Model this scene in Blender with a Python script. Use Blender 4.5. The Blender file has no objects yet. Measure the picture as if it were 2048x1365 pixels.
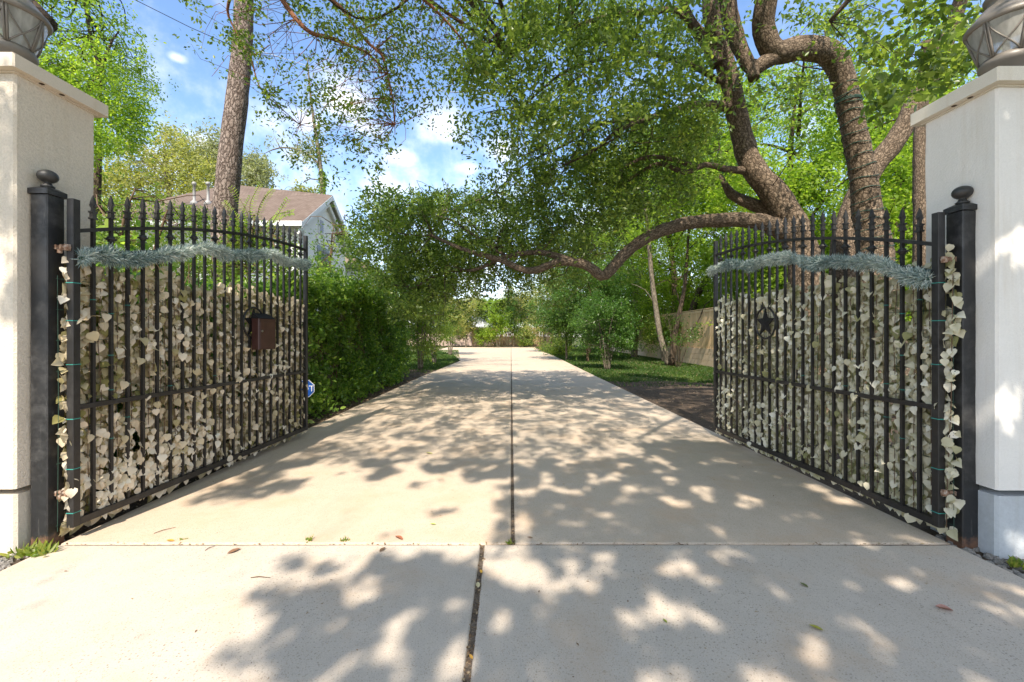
import bpy, math, random
import numpy as np
from mathutils import Vector, Matrix, noise as mnoise
random.seed(7)
R = np.random.default_rng(11)
rad = math.radians
S = bpy.context.scene
COL = S.collection

# ------------------------------------------------------------------ camera
F, CX, HY, EYE = 850.0, 1022.0, 672.0, 1.35
cam = bpy.data.cameras.new('camera')
camo = bpy.data.objects.new('camera', cam)
COL.objects.link(camo)
camo.location = (0, 0, EYE)
camo.rotation_euler = (rad(90), 0, 0)
cam.sensor_width = 36.0
cam.lens = F / 2048 * 36.0
cam.shift_x = (1024 - CX) / 2048
cam.shift_y = (HY - 682.5) / 2048
cam.clip_start = 0.05
cam.clip_end = 3000
S.camera = camo

def at(px, py, Y):
    return Vector(((px - CX) * Y / F, Y, EYE - (py - HY) * Y / F))

def proj(p):
    p = np.asarray(p)
    Y = np.maximum(p[..., 1], 1e-3)
    return CX + p[..., 0] * F / Y, HY - (p[..., 2] - EYE) * F / Y

# ------------------------------------------------------------------ light
EL, AZ = rad(48), rad(10)
SUN = np.array([math.sin(AZ) * math.cos(EL), math.cos(AZ) * math.cos(EL), -math.sin(EL)])
sl = bpy.data.lights.new('sun', 'SUN')
sl.energy = 3.75
sl.angle = rad(0.53)
sl.color = (1.0, 0.91, 0.78)
so = bpy.data.objects.new('sun', sl)
COL.objects.link(so)
so.rotation_euler = Vector(SUN).to_track_quat('-Z', 'Y').to_euler()
so.location = (-4, -20, 30)

W = bpy.data.worlds.new('World')
S.world = W
W.use_nodes = True
nt = W.node_tree
nt.nodes.clear()
def N(tree, t, **kw):
    n = tree.nodes.new(t)
    for k, v in kw.items():
        setattr(n, k, v)
    return n
def L(tree, a, b):
    tree.links.new(a, b)
out = N(nt, 'ShaderNodeOutputWorld')
bg = N(nt, 'ShaderNodeBackground')
sky = N(nt, 'ShaderNodeTexSky', sky_type='NISHITA', sun_disc=False)
sky.sun_elevation = EL
sky.sun_rotation = math.pi + AZ      # behind the camera, a little to the left
sky.air_density = 1.0
sky.dust_density = 0.3
sky.ozone_density = 4.0
bg.inputs['Strength'].default_value = 0.15
tc = N(nt, 'ShaderNodeTexCoord')
# clouds: soft patches at world directions, broken up by noise
nz = N(nt, 'ShaderNodeTexNoise')
nz.inputs['Scale'].default_value = 11
nz.inputs['Detail'].default_value = 7
nz.inputs['Roughness'].default_value = 0.6
L(nt, tc.outputs['Generated'], nz.inputs['Vector'])
acc = None
for px, py, r in [(885, 250, .085), (800, 315, .05), (770, 372, .075), (935, 337, .04), (690, 210, .10),
                  (400, 285, .05), (620, 240, .06), (735, 255, .06), (355, 116, .016), (330, 330, .09), (960, 590, .06), (1010, 300, .07)]:
    d = at(px, py, 100) - Vector((0, 0, EYE))
    d.normalize()
    vs = N(nt, 'ShaderNodeVectorMath', operation='SUBTRACT')
    L(nt, tc.outputs['Generated'], vs.inputs[0])
    vs.inputs[1].default_value = d
    vm = N(nt, 'ShaderNodeVectorMath', operation='MULTIPLY')
    vm.inputs[1].default_value = (1, 1, 1.9)
    L(nt, vs.outputs[0], vm.inputs[0])
    ln = N(nt, 'ShaderNodeVectorMath', operation='LENGTH')
    L(nt, vm.outputs[0], ln.inputs[0])
    mr = N(nt, 'ShaderNodeMapRange')
    mr.inputs['From Min'].default_value = r * 1.35
    mr.inputs['From Max'].default_value = 0
    mr.inputs['To Max'].default_value = .56
    L(nt, ln.outputs['Value'], mr.inputs['Value'])
    if acc is None:
        acc = mr.outputs[0]
    else:
        mx = N(nt, 'ShaderNodeMath', operation='MAXIMUM')
        L(nt, acc, mx.inputs[0]); L(nt, mr.outputs[0], mx.inputs[1])
        acc = mx.outputs[0]
# general thin cloud low in the sky
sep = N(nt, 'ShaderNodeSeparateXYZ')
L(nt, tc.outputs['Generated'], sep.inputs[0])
low = N(nt, 'ShaderNodeMapRange')
low.inputs['From Min'].default_value = .62
low.inputs['From Max'].default_value = .05
low.inputs['To Max'].default_value = .5
L(nt, sep.outputs['Z'], low.inputs['Value'])
behind = N(nt, 'ShaderNodeMapRange')  # cloud cover added out of view behind the camera to lift the shade
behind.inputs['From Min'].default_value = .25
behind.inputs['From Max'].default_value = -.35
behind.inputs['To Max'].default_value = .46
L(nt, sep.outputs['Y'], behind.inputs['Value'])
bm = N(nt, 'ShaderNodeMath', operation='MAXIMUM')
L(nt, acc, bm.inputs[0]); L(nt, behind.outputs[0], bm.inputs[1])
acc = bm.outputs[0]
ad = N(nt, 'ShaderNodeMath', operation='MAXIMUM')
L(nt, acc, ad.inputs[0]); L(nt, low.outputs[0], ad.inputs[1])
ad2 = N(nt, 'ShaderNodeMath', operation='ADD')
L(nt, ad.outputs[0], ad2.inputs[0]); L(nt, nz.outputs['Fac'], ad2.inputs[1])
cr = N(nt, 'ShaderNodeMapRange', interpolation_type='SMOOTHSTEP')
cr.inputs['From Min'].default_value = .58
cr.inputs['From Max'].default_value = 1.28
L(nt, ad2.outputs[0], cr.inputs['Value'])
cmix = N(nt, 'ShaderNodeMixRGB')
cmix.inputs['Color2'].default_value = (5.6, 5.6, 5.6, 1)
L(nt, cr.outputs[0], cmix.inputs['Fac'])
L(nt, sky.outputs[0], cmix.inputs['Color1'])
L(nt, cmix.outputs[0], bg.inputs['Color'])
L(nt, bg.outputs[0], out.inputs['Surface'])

S.view_settings.view_transform = 'Standard'
S.view_settings.look = 'None'
S.view_settings.exposure = 1.2
S.view_settings.gamma = 1
S.render.engine = 'CYCLES'
S.cycles.max_bounces = 10
S.cycles.diffuse_bounces = 5
S.cycles.transmission_bounces = 6
S.cycles.transparent_max_bounces = 8
S.cycles.use_denoising = True

# ------------------------------------------------------------------ materials
def mat(name, base=(.5, .5, .5), rough=.7, spec=.3, metal=0.0):
    m = bpy.data.materials.new(name)
    m.use_nodes = True
    t = m.node_tree
    b = t.nodes['Principled BSDF']
    b.inputs['Base Color'].default_value = (*base, 1)
    b.inputs['Roughness'].default_value = rough
    b.inputs['Specular IOR Level'].default_value = spec
    b.inputs['Metallic'].default_value = metal
    return m, t, b

def coords(t, scale=(1, 1, 1), kind='Object'):
    c = N(t, 'ShaderNodeTexCoord')
    mp = N(t, 'ShaderNodeMapping')
    mp.inputs['Scale'].default_value = scale
    L(t, c.outputs[kind], mp.inputs[0])
    return mp.outputs[0]

def noise(t, vec, scale, detail=4, rough=.55):
    n = N(t, 'ShaderNodeTexNoise')
    n.inputs['Scale'].default_value = scale
    n.inputs['Detail'].default_value = detail
    n.inputs['Roughness'].default_value = rough
    L(t, vec, n.inputs['Vector'])
    return n.outputs['Fac']

def ramp(t, fac, stops):
    r = N(t, 'ShaderNodeValToRGB')
    e = r.color_ramp.elements
    while len(e) > 1:
        e.remove(e[0])
    e[0].position = stops[0][0]
    e[0].color = (*stops[0][1], 1)
    for p, c in stops[1:]:
        x = e.new(p)
        x.color = (*c, 1)
    L(t, fac, r.inputs['Fac'])
    return r.outputs['Color']

def mix(t, fac, a, b, mode='MIX'):
    m = N(t, 'ShaderNodeMixRGB', blend_type=mode)
    for i, v in ((0, fac), (1, a), (2, b)):
        if isinstance(v, (int, float)):
            m.inputs[i].default_value = v
        elif isinstance(v, tuple):
            m.inputs[i].default_value = (*v, 1)
        else:
            L(t, v, m.inputs[i])
    return m.outputs[0]

def bump(t, b, h, strength=.3, dist=.01):
    n = N(t, 'ShaderNodeBump')
    n.inputs['Strength'].default_value = strength
    n.inputs['Distance'].default_value = dist
    L(t, h, n.inputs['Height'])
    L(t, n.outputs[0], b.inputs['Normal'])

def leafmat(name, stops, trans=.35, rough=.45, tcol=1.6, spec=.35):
    m, t, b = mat(name, rough=rough, spec=spec)
    a = N(t, 'ShaderNodeAttribute', attribute_name='rnd')
    c = ramp(t, a.outputs['Fac'], stops)
    L(t, c, b.inputs['Base Color'])
    tr = N(t, 'ShaderNodeBsdfTranslucent')
    tm = mix(t, 1.0, c, (tcol, tcol * 1.05, tcol * .55), 'MULTIPLY')
    L(t, tm, tr.inputs['Color'])
    ms = N(t, 'ShaderNodeMixShader')
    ms.inputs[0].default_value = trans
    o = t.nodes['Material Output']
    L(t, b.outputs[0], ms.inputs[1]); L(t, tr.outputs[0], ms.inputs[2])
    L(t, ms.outputs[0], o.inputs['Surface'])
    return m

M = {}
def make_concrete(name, tone, speck, seed):
    m, t, b = mat(name, rough=.88, spec=.2)
    v = coords(t)
    mp = v.node
    mp.inputs['Location'].default_value = (seed, seed * .7, 0)
    big = noise(t, v, .7, 5)
    med = noise(t, v, 6, 6, .65)
    fine = noise(t, v, 190, 3, .8)
    c = ramp(t, big, [(.3, tuple(x * k for x, k in zip(tone, (.93, .90, .86)))), (.55, tone), (.75, tuple(x * k for x, k in zip(tone, (1.0, .94, .86))))])
    c = mix(t, .45, c, ramp(t, med, [(.3, tuple(x * .74 for x in tone)), (.7, tuple(min(1, x * 1.14) for x in tone))]))
    c = mix(t, .5, c, ramp(t, fine, [(.3, tuple(x * .62 for x in tone)), (.62, tuple(min(1, x * 1.2) for x in tone))]))
    # exposed aggregate
    vo = N(t, 'ShaderNodeTexVoronoi')
    vo.inputs['Scale'].default_value = 62
    L(t, v, vo.inputs['Vector'])
    dots = ramp(t, vo.outputs['Distance'], [(.14, (1, 1, 1)), (.32, (0, 0, 0))])
    sel = ramp(t, vo.outputs['Color'], [(.44, (1, 1, 1)), (.52, (0, 0, 0))])
    patch = ramp(t, noise(t, v, .9, 3), [(.34, (.12, .12, .12)), (.62, (1, 1, 1))])
    k = mix(t, 1.0, dots, sel, 'MULTIPLY')
    k = mix(t, 1.0, k, patch, 'MULTIPLY')
    k2 = N(t, 'ShaderNodeMath', operation='MULTIPLY')
    k2.inputs[1].default_value = speck
    L(t, k, k2.inputs[0])
    c = mix(t, k2.outputs[0], c, tuple(x * .42 for x in tone))
    vo2 = N(t, 'ShaderNodeTexVoronoi')
    vo2.inputs['Scale'].default_value = 130
    L(t, v, vo2.inputs['Vector'])
    d2 = ramp(t, vo2.outputs['Distance'], [(.2, (.6, .6, .6)), (.42, (0, 0, 0))])
    s2_ = ramp(t, vo2.outputs['Color'], [(.40, (1, 1, 1)), (.5, (0, 0, 0))])
    c = mix(t, mix(t, 1.0, d2, s2_, 'MULTIPLY'), c, (tone[0] * .55, tone[1] * .46, tone[2] * .38))
    # faint rusty tint patches and hairline dark stains
    st = ramp(t, noise(t, v, 1.7, 6, .7), [(.50, (0, 0, 0)), (.70, (.55, .55, .55))])
    c = mix(t, st, c, (tone[0] * .95, tone[1] * .80, tone[2] * .66))
    st2 = ramp(t, noise(t, coords(t, (1.6, .5, 1)), 1.1, 7, .72), [(.54, (0, 0, 0)), (.72, (.5, .5, .5))])
    c = mix(t, st2, c, tuple(x * k_ for x, k_ in zip(tone, (.70, .68, .66))))
    L(t, c, b.inputs['Base Color'])
    bump(t, b, fine, .22, .004)
    return m
M['conc_front'] = make_concrete('concrete_front', (.53, .46, .385), 1.0, 3)
M['conc_rear'] = make_concrete('concrete_rear', (.54, .44, .338), .6, 9)
M['conc_rear2'] = make_concrete('concrete_rear_right', (.545, .45, .352), .6, 21)

def soil(name, a, bcol, sc=6):
    m, t, b = mat(name, rough=.95, spec=.1)
    v = coords(t)
    f = noise(t, v, sc, 8, .7)
    c = ramp(t, f, [(.3, a), (.7, bcol)])
    f2 = noise(t, v, 60, 4, .8)
    c = mix(t, .5, c, ramp(t, f2, [(.35, tuple(x * .4 for x in a)), (.7, tuple(x * 1.4 for x in bcol))]))
    L(t, c, b.inputs['Base Color'])
    bump(t, b, f2, .8, .03)
    return m
M['soil'] = soil('soil', (.06, .045, .034), (.16, .12, .09))
M['joint'] = soil('joint_dirt', (.10, .078, .058), (.27, .21, .16), 30)
M['ground'] = soil('ground_grassy', (.05, .06, .02), (.11, .12, .045), 3)
M['turf'] = soil('turf', (.05, .07, .02), (.10, .14, .035), 5)
M['asphalt'] = soil('asphalt', (.12, .115, .11), (.2, .19, .18), 4)
M['rubble'] = soil('rubble', (.22, .2, .18), (.45, .42, .38), 12)

def stucco(name, tone, dirt=.12, sc=120, bs=.55, gr=.35):
    m, t, b = mat(name, rough=.92, spec=.15)
    v = coords(t)
    f = noise(t, v, sc, 5, .7)
    big = noise(t, v, 1.6, 5)
    c = ramp(t, big, [(.3, tuple(x * (1 - dirt) for x in tone)), (.65, tone)])
    c = mix(t, gr, c, ramp(t, f, [(.32, tuple(x * .72 for x in tone)), (.6, tone)]))
    # vertical rain streaks
    v2 = coords(t, (14, 14, .8))
    s = ramp(t, noise(t, v2, 1.0, 4), [(.56, (0, 0, 0)), (.8, (.42, .42, .42))])
    c = mix(t, s, c, tuple(x * k for x, k in zip(tone, (.75, .68, .58))))
    L(t, c, b.inputs['Base Color'])
    bump(t, b, f, bs, .012)
    return m
M['stucco'] = stucco('stucco_left', (.78, .69, .57), .14, 70, .8, .5)
M['stucco_r'] = stucco('stucco_right', (.82, .785, .73), .06, 90, .3, .2)
M['cap'] = stucco('cap_stone', (.74, .65, .54), .14, 160, .2)
M['cap_r'] = stucco('cap_stone_right', (.76, .70, .60), .1, 160, .2)
M['plinth'] = stucco('plinth_left', (.66, .6, .50), .3, 60, .4)
M['plinth_r'] = stucco('plinth_right', (.55, .58, .6), .3, 40, .3)
M['hole'] = mat('screw_hole', (.07, .04, .025), .9)[0]

def blackmetal(name, tone=(.017, .016, .016), dust=.25, rustz=None):
    m, t, b = mat(name, tone, .42, .5)
    v = coords(t)
    d = ramp(t, noise(t, v, 4, 8, .75), [(.5, (0, 0, 0)), (.78, (dust, dust, dust))])
    v2 = coords(t, (40, 40, 3))
    d2 = ramp(t, noise(t, v2, 1.5, 5, .7), [(.62, (0, 0, 0)), (.8, (dust, dust, dust))])
    c = mix(t, d, tone, (.17, .165, .16))
    c = mix(t, d2, c, (.2, .19, .18))
    if rustz is not None:
        g = N(t, 'ShaderNodeNewGeometry')
        sp = N(t, 'ShaderNodeSeparateXYZ')
        L(t, g.outputs['Position'], sp.inputs[0])
        nn = noise(t, v, 18, 5, .7)
        aa = N(t, 'ShaderNodeMath', operation='MULTIPLY_ADD')
        aa.inputs[1].default_value = -.28
        L(t, nn, aa.inputs[0]); L(t, sp.outputs['Z'], aa.inputs[2])
        k = N(t, 'ShaderNodeMapRange')
        k.inputs['From Min'].default_value = -.075
        k.inputs['From Max'].default_value = -.145
        L(t, aa.outputs[0], k.inputs['Value'])
        c = mix(t, k.outputs[0], c, (.17, .085, .05))
    L(t, c, b.inputs['Base Color'])
    r = ramp(t, noise(t, v, 25, 4), [(.3, (.32, .32, .32)), (.7, (.58, .58, .58))])
    L(t, r, b.inputs['Roughness'])
    return m
M['iron'] = blackmetal('black_iron', (.02, .018, .017), .22)
M['post'] = blackmetal('post_paint', (.018, .018, .019), .5, 0)
M['ball'] = blackmetal('finial_paint', (.03, .029, .028), .35)
M['lantern'] = blackmetal('lantern_metal', (.19, .165, .14), .6)
def rusty():
    m, t, b = mat('rusty_steel', (.2, .12, .08), .7, .3)
    v = coords(t)
    c = ramp(t, noise(t, v, 45, 6, .7), [(.35, (.16, .075, .04)), (.5, (.3, .19, .13)), (.68, (.5, .45, .4))])
    L(t, c, b.inputs['Base Color'])
    return m
M['rust'] = rusty()
def box_brown():
    m, t, b = mat('brown_enamel', (.05, .022, .018), .32, .5)
    v = coords(t)
    c = ramp(t, noise(t, v, 9, 5), [(.35, (.05, .02, .017)), (.75, (.08, .036, .03))])
    L(t, c, b.inputs['Base Color'])
    return m
M['box'] = box_brown()
M['steel'] = mat('lock_steel', (.7, .7, .68), .3, .5, 1.0)[0]
M['whitepaint'] = mat('white_edge', (.75, .74, .7), .5)[0]
M['black'] = mat('matt_black', (.012, .011, .011), .6, .3)[0]
M['teal'] = mat('teal_tie', (.05, .28, .24), .5)[0]
M['greenwire'] = mat('green_wire', (.03, .07, .05), .6)[0]
def glass():
    m, t, b = mat('seeded_glass', (.85, .85, .82), .12, .5)
    o = t.nodes['Material Output']
    tr = N(t, 'ShaderNodeBsdfTransparent')
    tr.inputs['Color'].default_value = (.93, .94, .93, 1)
    dd = N(t, 'ShaderNodeBsdfDiffuse')
    dd.inputs['Color'].default_value = (.85, .83, .78, 1)
    dt = N(t, 'ShaderNodeBsdfTranslucent')
    dt.inputs['Color'].default_value = (.95, .93, .9, 1)
    df = N(t, 'ShaderNodeMixShader')
    L(t, dd.outputs[0], df.inputs[1]); L(t, dt.outputs[0], df.inputs[2])
    dx = N(t, 'ShaderNodeBsdfTranslucent')
    t.nodes.remove(dx)
    gl = N(t, 'ShaderNodeBsdfGlossy')
    gl.inputs['Roughness'].default_value = .12
    v = coords(t, (1, 1, .25))
    f = ramp(t, noise(t, v, 22, 4), [(.35, (.45, .45, .45)), (.75, (.8, .8, .8))])
    m1 = N(t, 'ShaderNodeMixShader')
    L(t, f, m1.inputs[0]); L(t, tr.outputs[0], m1.inputs[1]); L(t, df.outputs[0], m1.inputs[2])
    fr = N(t, 'ShaderNodeFresnel')
    fr.inputs[0].default_value = 1.45
    m2 = N(t, 'ShaderNodeMixShader')
    L(t, fr.outputs[0], m2.inputs[0]); L(t, m1.outputs[0], m2.inputs[1]); L(t, gl.outputs[0], m2.inputs[2])
    L(t, m2.outputs[0], o.inputs['Surface'])
    return m
M['glass'] = glass()
M['candle'] = mat('candle_tube', (.8, .76, .66), .6)[0]

def wood(name, tones, sc=1.0):
    m, t, b = mat(name, rough=.85, spec=.2)
    a = N(t, 'ShaderNodeAttribute', attribute_name='rnd')
    c = ramp(t, a.outputs['Fac'], tones)
    v = coords(t, (30, 30, 1.4))
    g = noise(t, v, sc, 6, .65)
    c = mix(t, .5, c, ramp(t, g, [(.3, tuple(x * .6 for x in tones[0][1])), (.7, tuple(min(1, x * 1.15) for x in tones[-1][1]))]))
    v2 = coords(t, (1.2, 1.2, .6))
    w = ramp(t, noise(t, v2, 1.3, 4), [(.52, (0, 0, 0)), (.72, (.3, .3, .3))])
    c = mix(t, w, c, (.46, .40, .34))
    L(t, c, b.inputs['Base Color'])
    bump(t, b, g, .25, .01)
    return m
M['fence'] = wood('fence_cedar', [(0, (.66, .42, .21)), (.5, (.78, .53, .30)), (1, (.84, .62, .38))])
M['fence_low'] = wood('fence_boards', [(0, (.66, .48, .32)), (1, (.78, .60, .43))])
M['fence_far'] = wood('fence_orange', [(0, (.36, .20, .11)), (1, (.46, .28, .17))])
M['fence_old'] = wood('fence_old', [(0, (.22, .17, .13)), (1, (.34, .27, .21))])

def bark(name, dark, mid, light, su, sv, bs=.9, dist=.05):
    m, t, b = mat(name, rough=.92, spec=.15)
    v = coords(t, (su, sv, 1), 'UV')
    nz_ = N(t, 'ShaderNodeTexNoise')
    nz_.inputs['Scale'].default_value = 1.5
    nz_.inputs['Detail'].default_value = 4
    L(t, v, nz_.inputs['Vector'])
    wv = N(t, 'ShaderNodeVectorMath', operation='MULTIPLY_ADD')
    wv.inputs[1].default_value = (1.5, 1.5, 1.5)
    L(t, nz_.outputs['Color'], wv.inputs[0]); L(t, v, wv.inputs[2])
    vo = N(t, 'ShaderNodeTexVoronoi', feature='DISTANCE_TO_EDGE')
    vo.inputs['Scale'].default_value = 1
    L(t, wv.outputs[0], vo.inputs['Vector'])
    vc = N(t, 'ShaderNodeTexVoronoi')
    vc.inputs['Scale'].default_value = 1
    L(t, wv.outputs[0], vc.inputs['Vector'])
    fine = noise(t, v, 3.2, 7, .75)
    crack = ramp(t, vo.outputs['Distance'], [(.0, (.12, .12, .12)), (.10, (.7, .7, .7)), (.26, (1, 1, 1))])
    c = ramp(t, fine, [(.28, dark), (.5, mid), (.72, light)])
    pl = ramp(t, vc.outputs['Color'], [(.2, mid), (.8, light)])
    c = mix(t, .4, c, pl)
    c = mix(t, crack, dark, c)
    blot = ramp(t, noise(t, coords(t, (1, 1, 1), 'Object'), 1.8, 4), [(.55, (0, 0, 0)), (.75, (.5, .5, .5))])
    c = mix(t, blot, c, tuple((x + y) * .42 for x, y in zip(mid, dark)))
    L(t, c, b.inputs['Base Color'])
    h = mix(t, .45, crack, fine)
    bump(t, b, h, bs, dist)
    return m
M['bark_oak'] = bark('oak_bark', (.055, .04, .027), (.20, .145, .10), (.37, .285, .205), 25, 14, 1.0, .03)
M['bark_pine'] = bark('pine_bark', (.075, .05, .04), (.25, .195, .165), (.42, .35, .31), 21, 7.5, 1.0, .035)
M['bark_grey'] = bark('grey_bark', (.08, .068, .05), (.17, .14, .105), (.30, .255, .20), 6, 5, .5, .02)
M['bark_dark'] = bark('dark_bark', (.03, .022, .016), (.09, .065, .045), (.16, .12, .085), 8, 6, .6, .03)
M['twig'] = mat('twig_bark', (.13, .085, .055), .9, .1)[0]
M['redtwig'] = mat('reddish_branch_bark', (.22, .10, .055), .85, .15)[0]

M['leaf_oak'] = leafmat('oak_leaves', [(0, (.04, .07, .018)), (.4, (.115, .175, .038)), (.8, (.27, .33, .07)), (.965, (.32, .32, .09)), (1, (.36, .18, .08))], .45, .32, 1.9)
M['leaf_over'] = leafmat('overhead_leaves', [(0, (.055, .09, .022)), (.5, (.12, .18, .034)), (.9, (.23, .28, .05)), (1, (.26, .24, .06))], .42, .38, 1.8)
M['leaf_bright'] = leafmat('bright_leaves', [(0, (.07, .12, .015)), (.5, (.17, .26, .03)), (1, (.33, .38, .06))], .5, .5, 2.2)
M['leaf_yellow'] = leafmat('yellow_leaves', [(0, (.16, .19, .07)), (.5, (.26, .27, .09)), (1, (.42, .38, .11))], .45, .55, 1.8)
M['leaf_grey'] = leafmat('grey_green_leaves', [(0, (.17, .19, .11)), (1, (.36, .37, .22))], .4, .6, 1.7)
M['leaf_dark'] = leafmat('dark_leaves', [(0, (.03, .07, .016)), (.6, (.075, .155, .028)), (1, (.15, .23, .05))], .4, .33, 1.8)
M['leaf_hedge'] = leafmat('hedge_leaves', [(0, (.04, .09, .02)), (.45, (.11, .20, .035)), (.75, (.23, .33, .055)), (1, (.42, .48, .12))], .45, .28, 2.0)
M['leaf_shrub'] = leafmat('shrub_leaves', [(0, (.06, .11, .022)), (.6, (.14, .21, .035)), (1, (.28, .28, .06))], .45, .45, 2.0)
M['leaf_ivy_l'] = leafmat('faded_ivy', [(0, (.26, .23, .08)), (.2, (.52, .43, .26)), (.6, (.75, .63, .475)), (1, (.84, .77, .65))], .22, .65, 1.1, .2)
M['leaf_ivy_r'] = leafmat('faded_ivy_pale', [(0, (.30, .29, .13)), (.2, (.56, .51, .34)), (.65, (.75, .69, .55)), (1, (.85, .81, .70))], .22, .65, 1.1, .2)
M['garland'] = leafmat('blue_garland', [(0, (.10, .17, .175)), (.35, (.30, .39, .385)), (.7, (.56, .62, .59)), (1, (.82, .84, .80))], .15, .6, 1.0, .2)
M['grass'] = leafmat('grass_blades', [(0, (.03, .07, .012)), (.6, (.065, .125, .02)), (1, (.16, .20, .05))], .35, .5)
M['litter'] = leafmat('leaf_litter', [(0, (.10, .055, .03)), (.5, (.22, .14, .08)), (1, (.42, .32, .2))], .1, .7)

def roofmat(name, a, bcol):
    m, t, b = mat(name, rough=.95, spec=.1)
    v = coords(t, (1, 1, 1), 'UV')
    br = N(t, 'ShaderNodeTexBrick')
    br.inputs['Scale'].default_value = 3.2
    br.inputs['Color1'].default_value = (*a, 1)
    br.inputs['Color2'].default_value = (*bcol, 1)
    br.inputs['Mortar'].default_value = (*[x * .55 for x in a], 1)
    br.inputs['Mortar Size'].default_value = .03
    L(t, v, br.inputs['Vector'])
    c = mix(t, .35, br.outputs['Color'], ramp(t, noise(t, v, 2.0, 5), [(.3, tuple(x * .8 for x in a)), (.7, bcol)]))
    L(t, c, b.inputs['Base Color'])
    return m
M['roof'] = roofmat('brown_shingles', (.135, .10, .082), (.20, .155, .13))
M['roof_tan'] = roofmat('tan_shingles', (.22, .17, .12), (.28, .22, .165))
M['roof_grey'] = roofmat('grey_shingles', (.35, .36, .38), (.45, .46, .48))
M['siding'] = stucco('white_siding', (.78, .78, .77), .06, 40, .1)
M['trim'] = stucco('white_trim', (.74, .75, .76), .04, 60, .05)
M['soffit'] = stucco('soffit_board', (.55, .54, .52), .06, 60, .05)
M['pinkwall'] = stucco('pale_brick', (.46, .35, .29), .15, 30, .2)
M['pane'] = mat('window_pane', (.04, .05, .06), .08, .6)[0]
M['pipe'] = mat('vent_pipe', (.32, .31, .30), .5)[0]
M['cable'] = mat('cable_black', (.03, .03, .03), .6)[0]
M['cord'] = mat('pale_cord', (.45, .47, .46), .6)[0]
M['signblue'] = mat('sign_blue', (.02, .10, .42), .4)[0]
M['signwhite'] = mat('sign_white', (.82, .82, .82), .5)[0]

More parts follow.
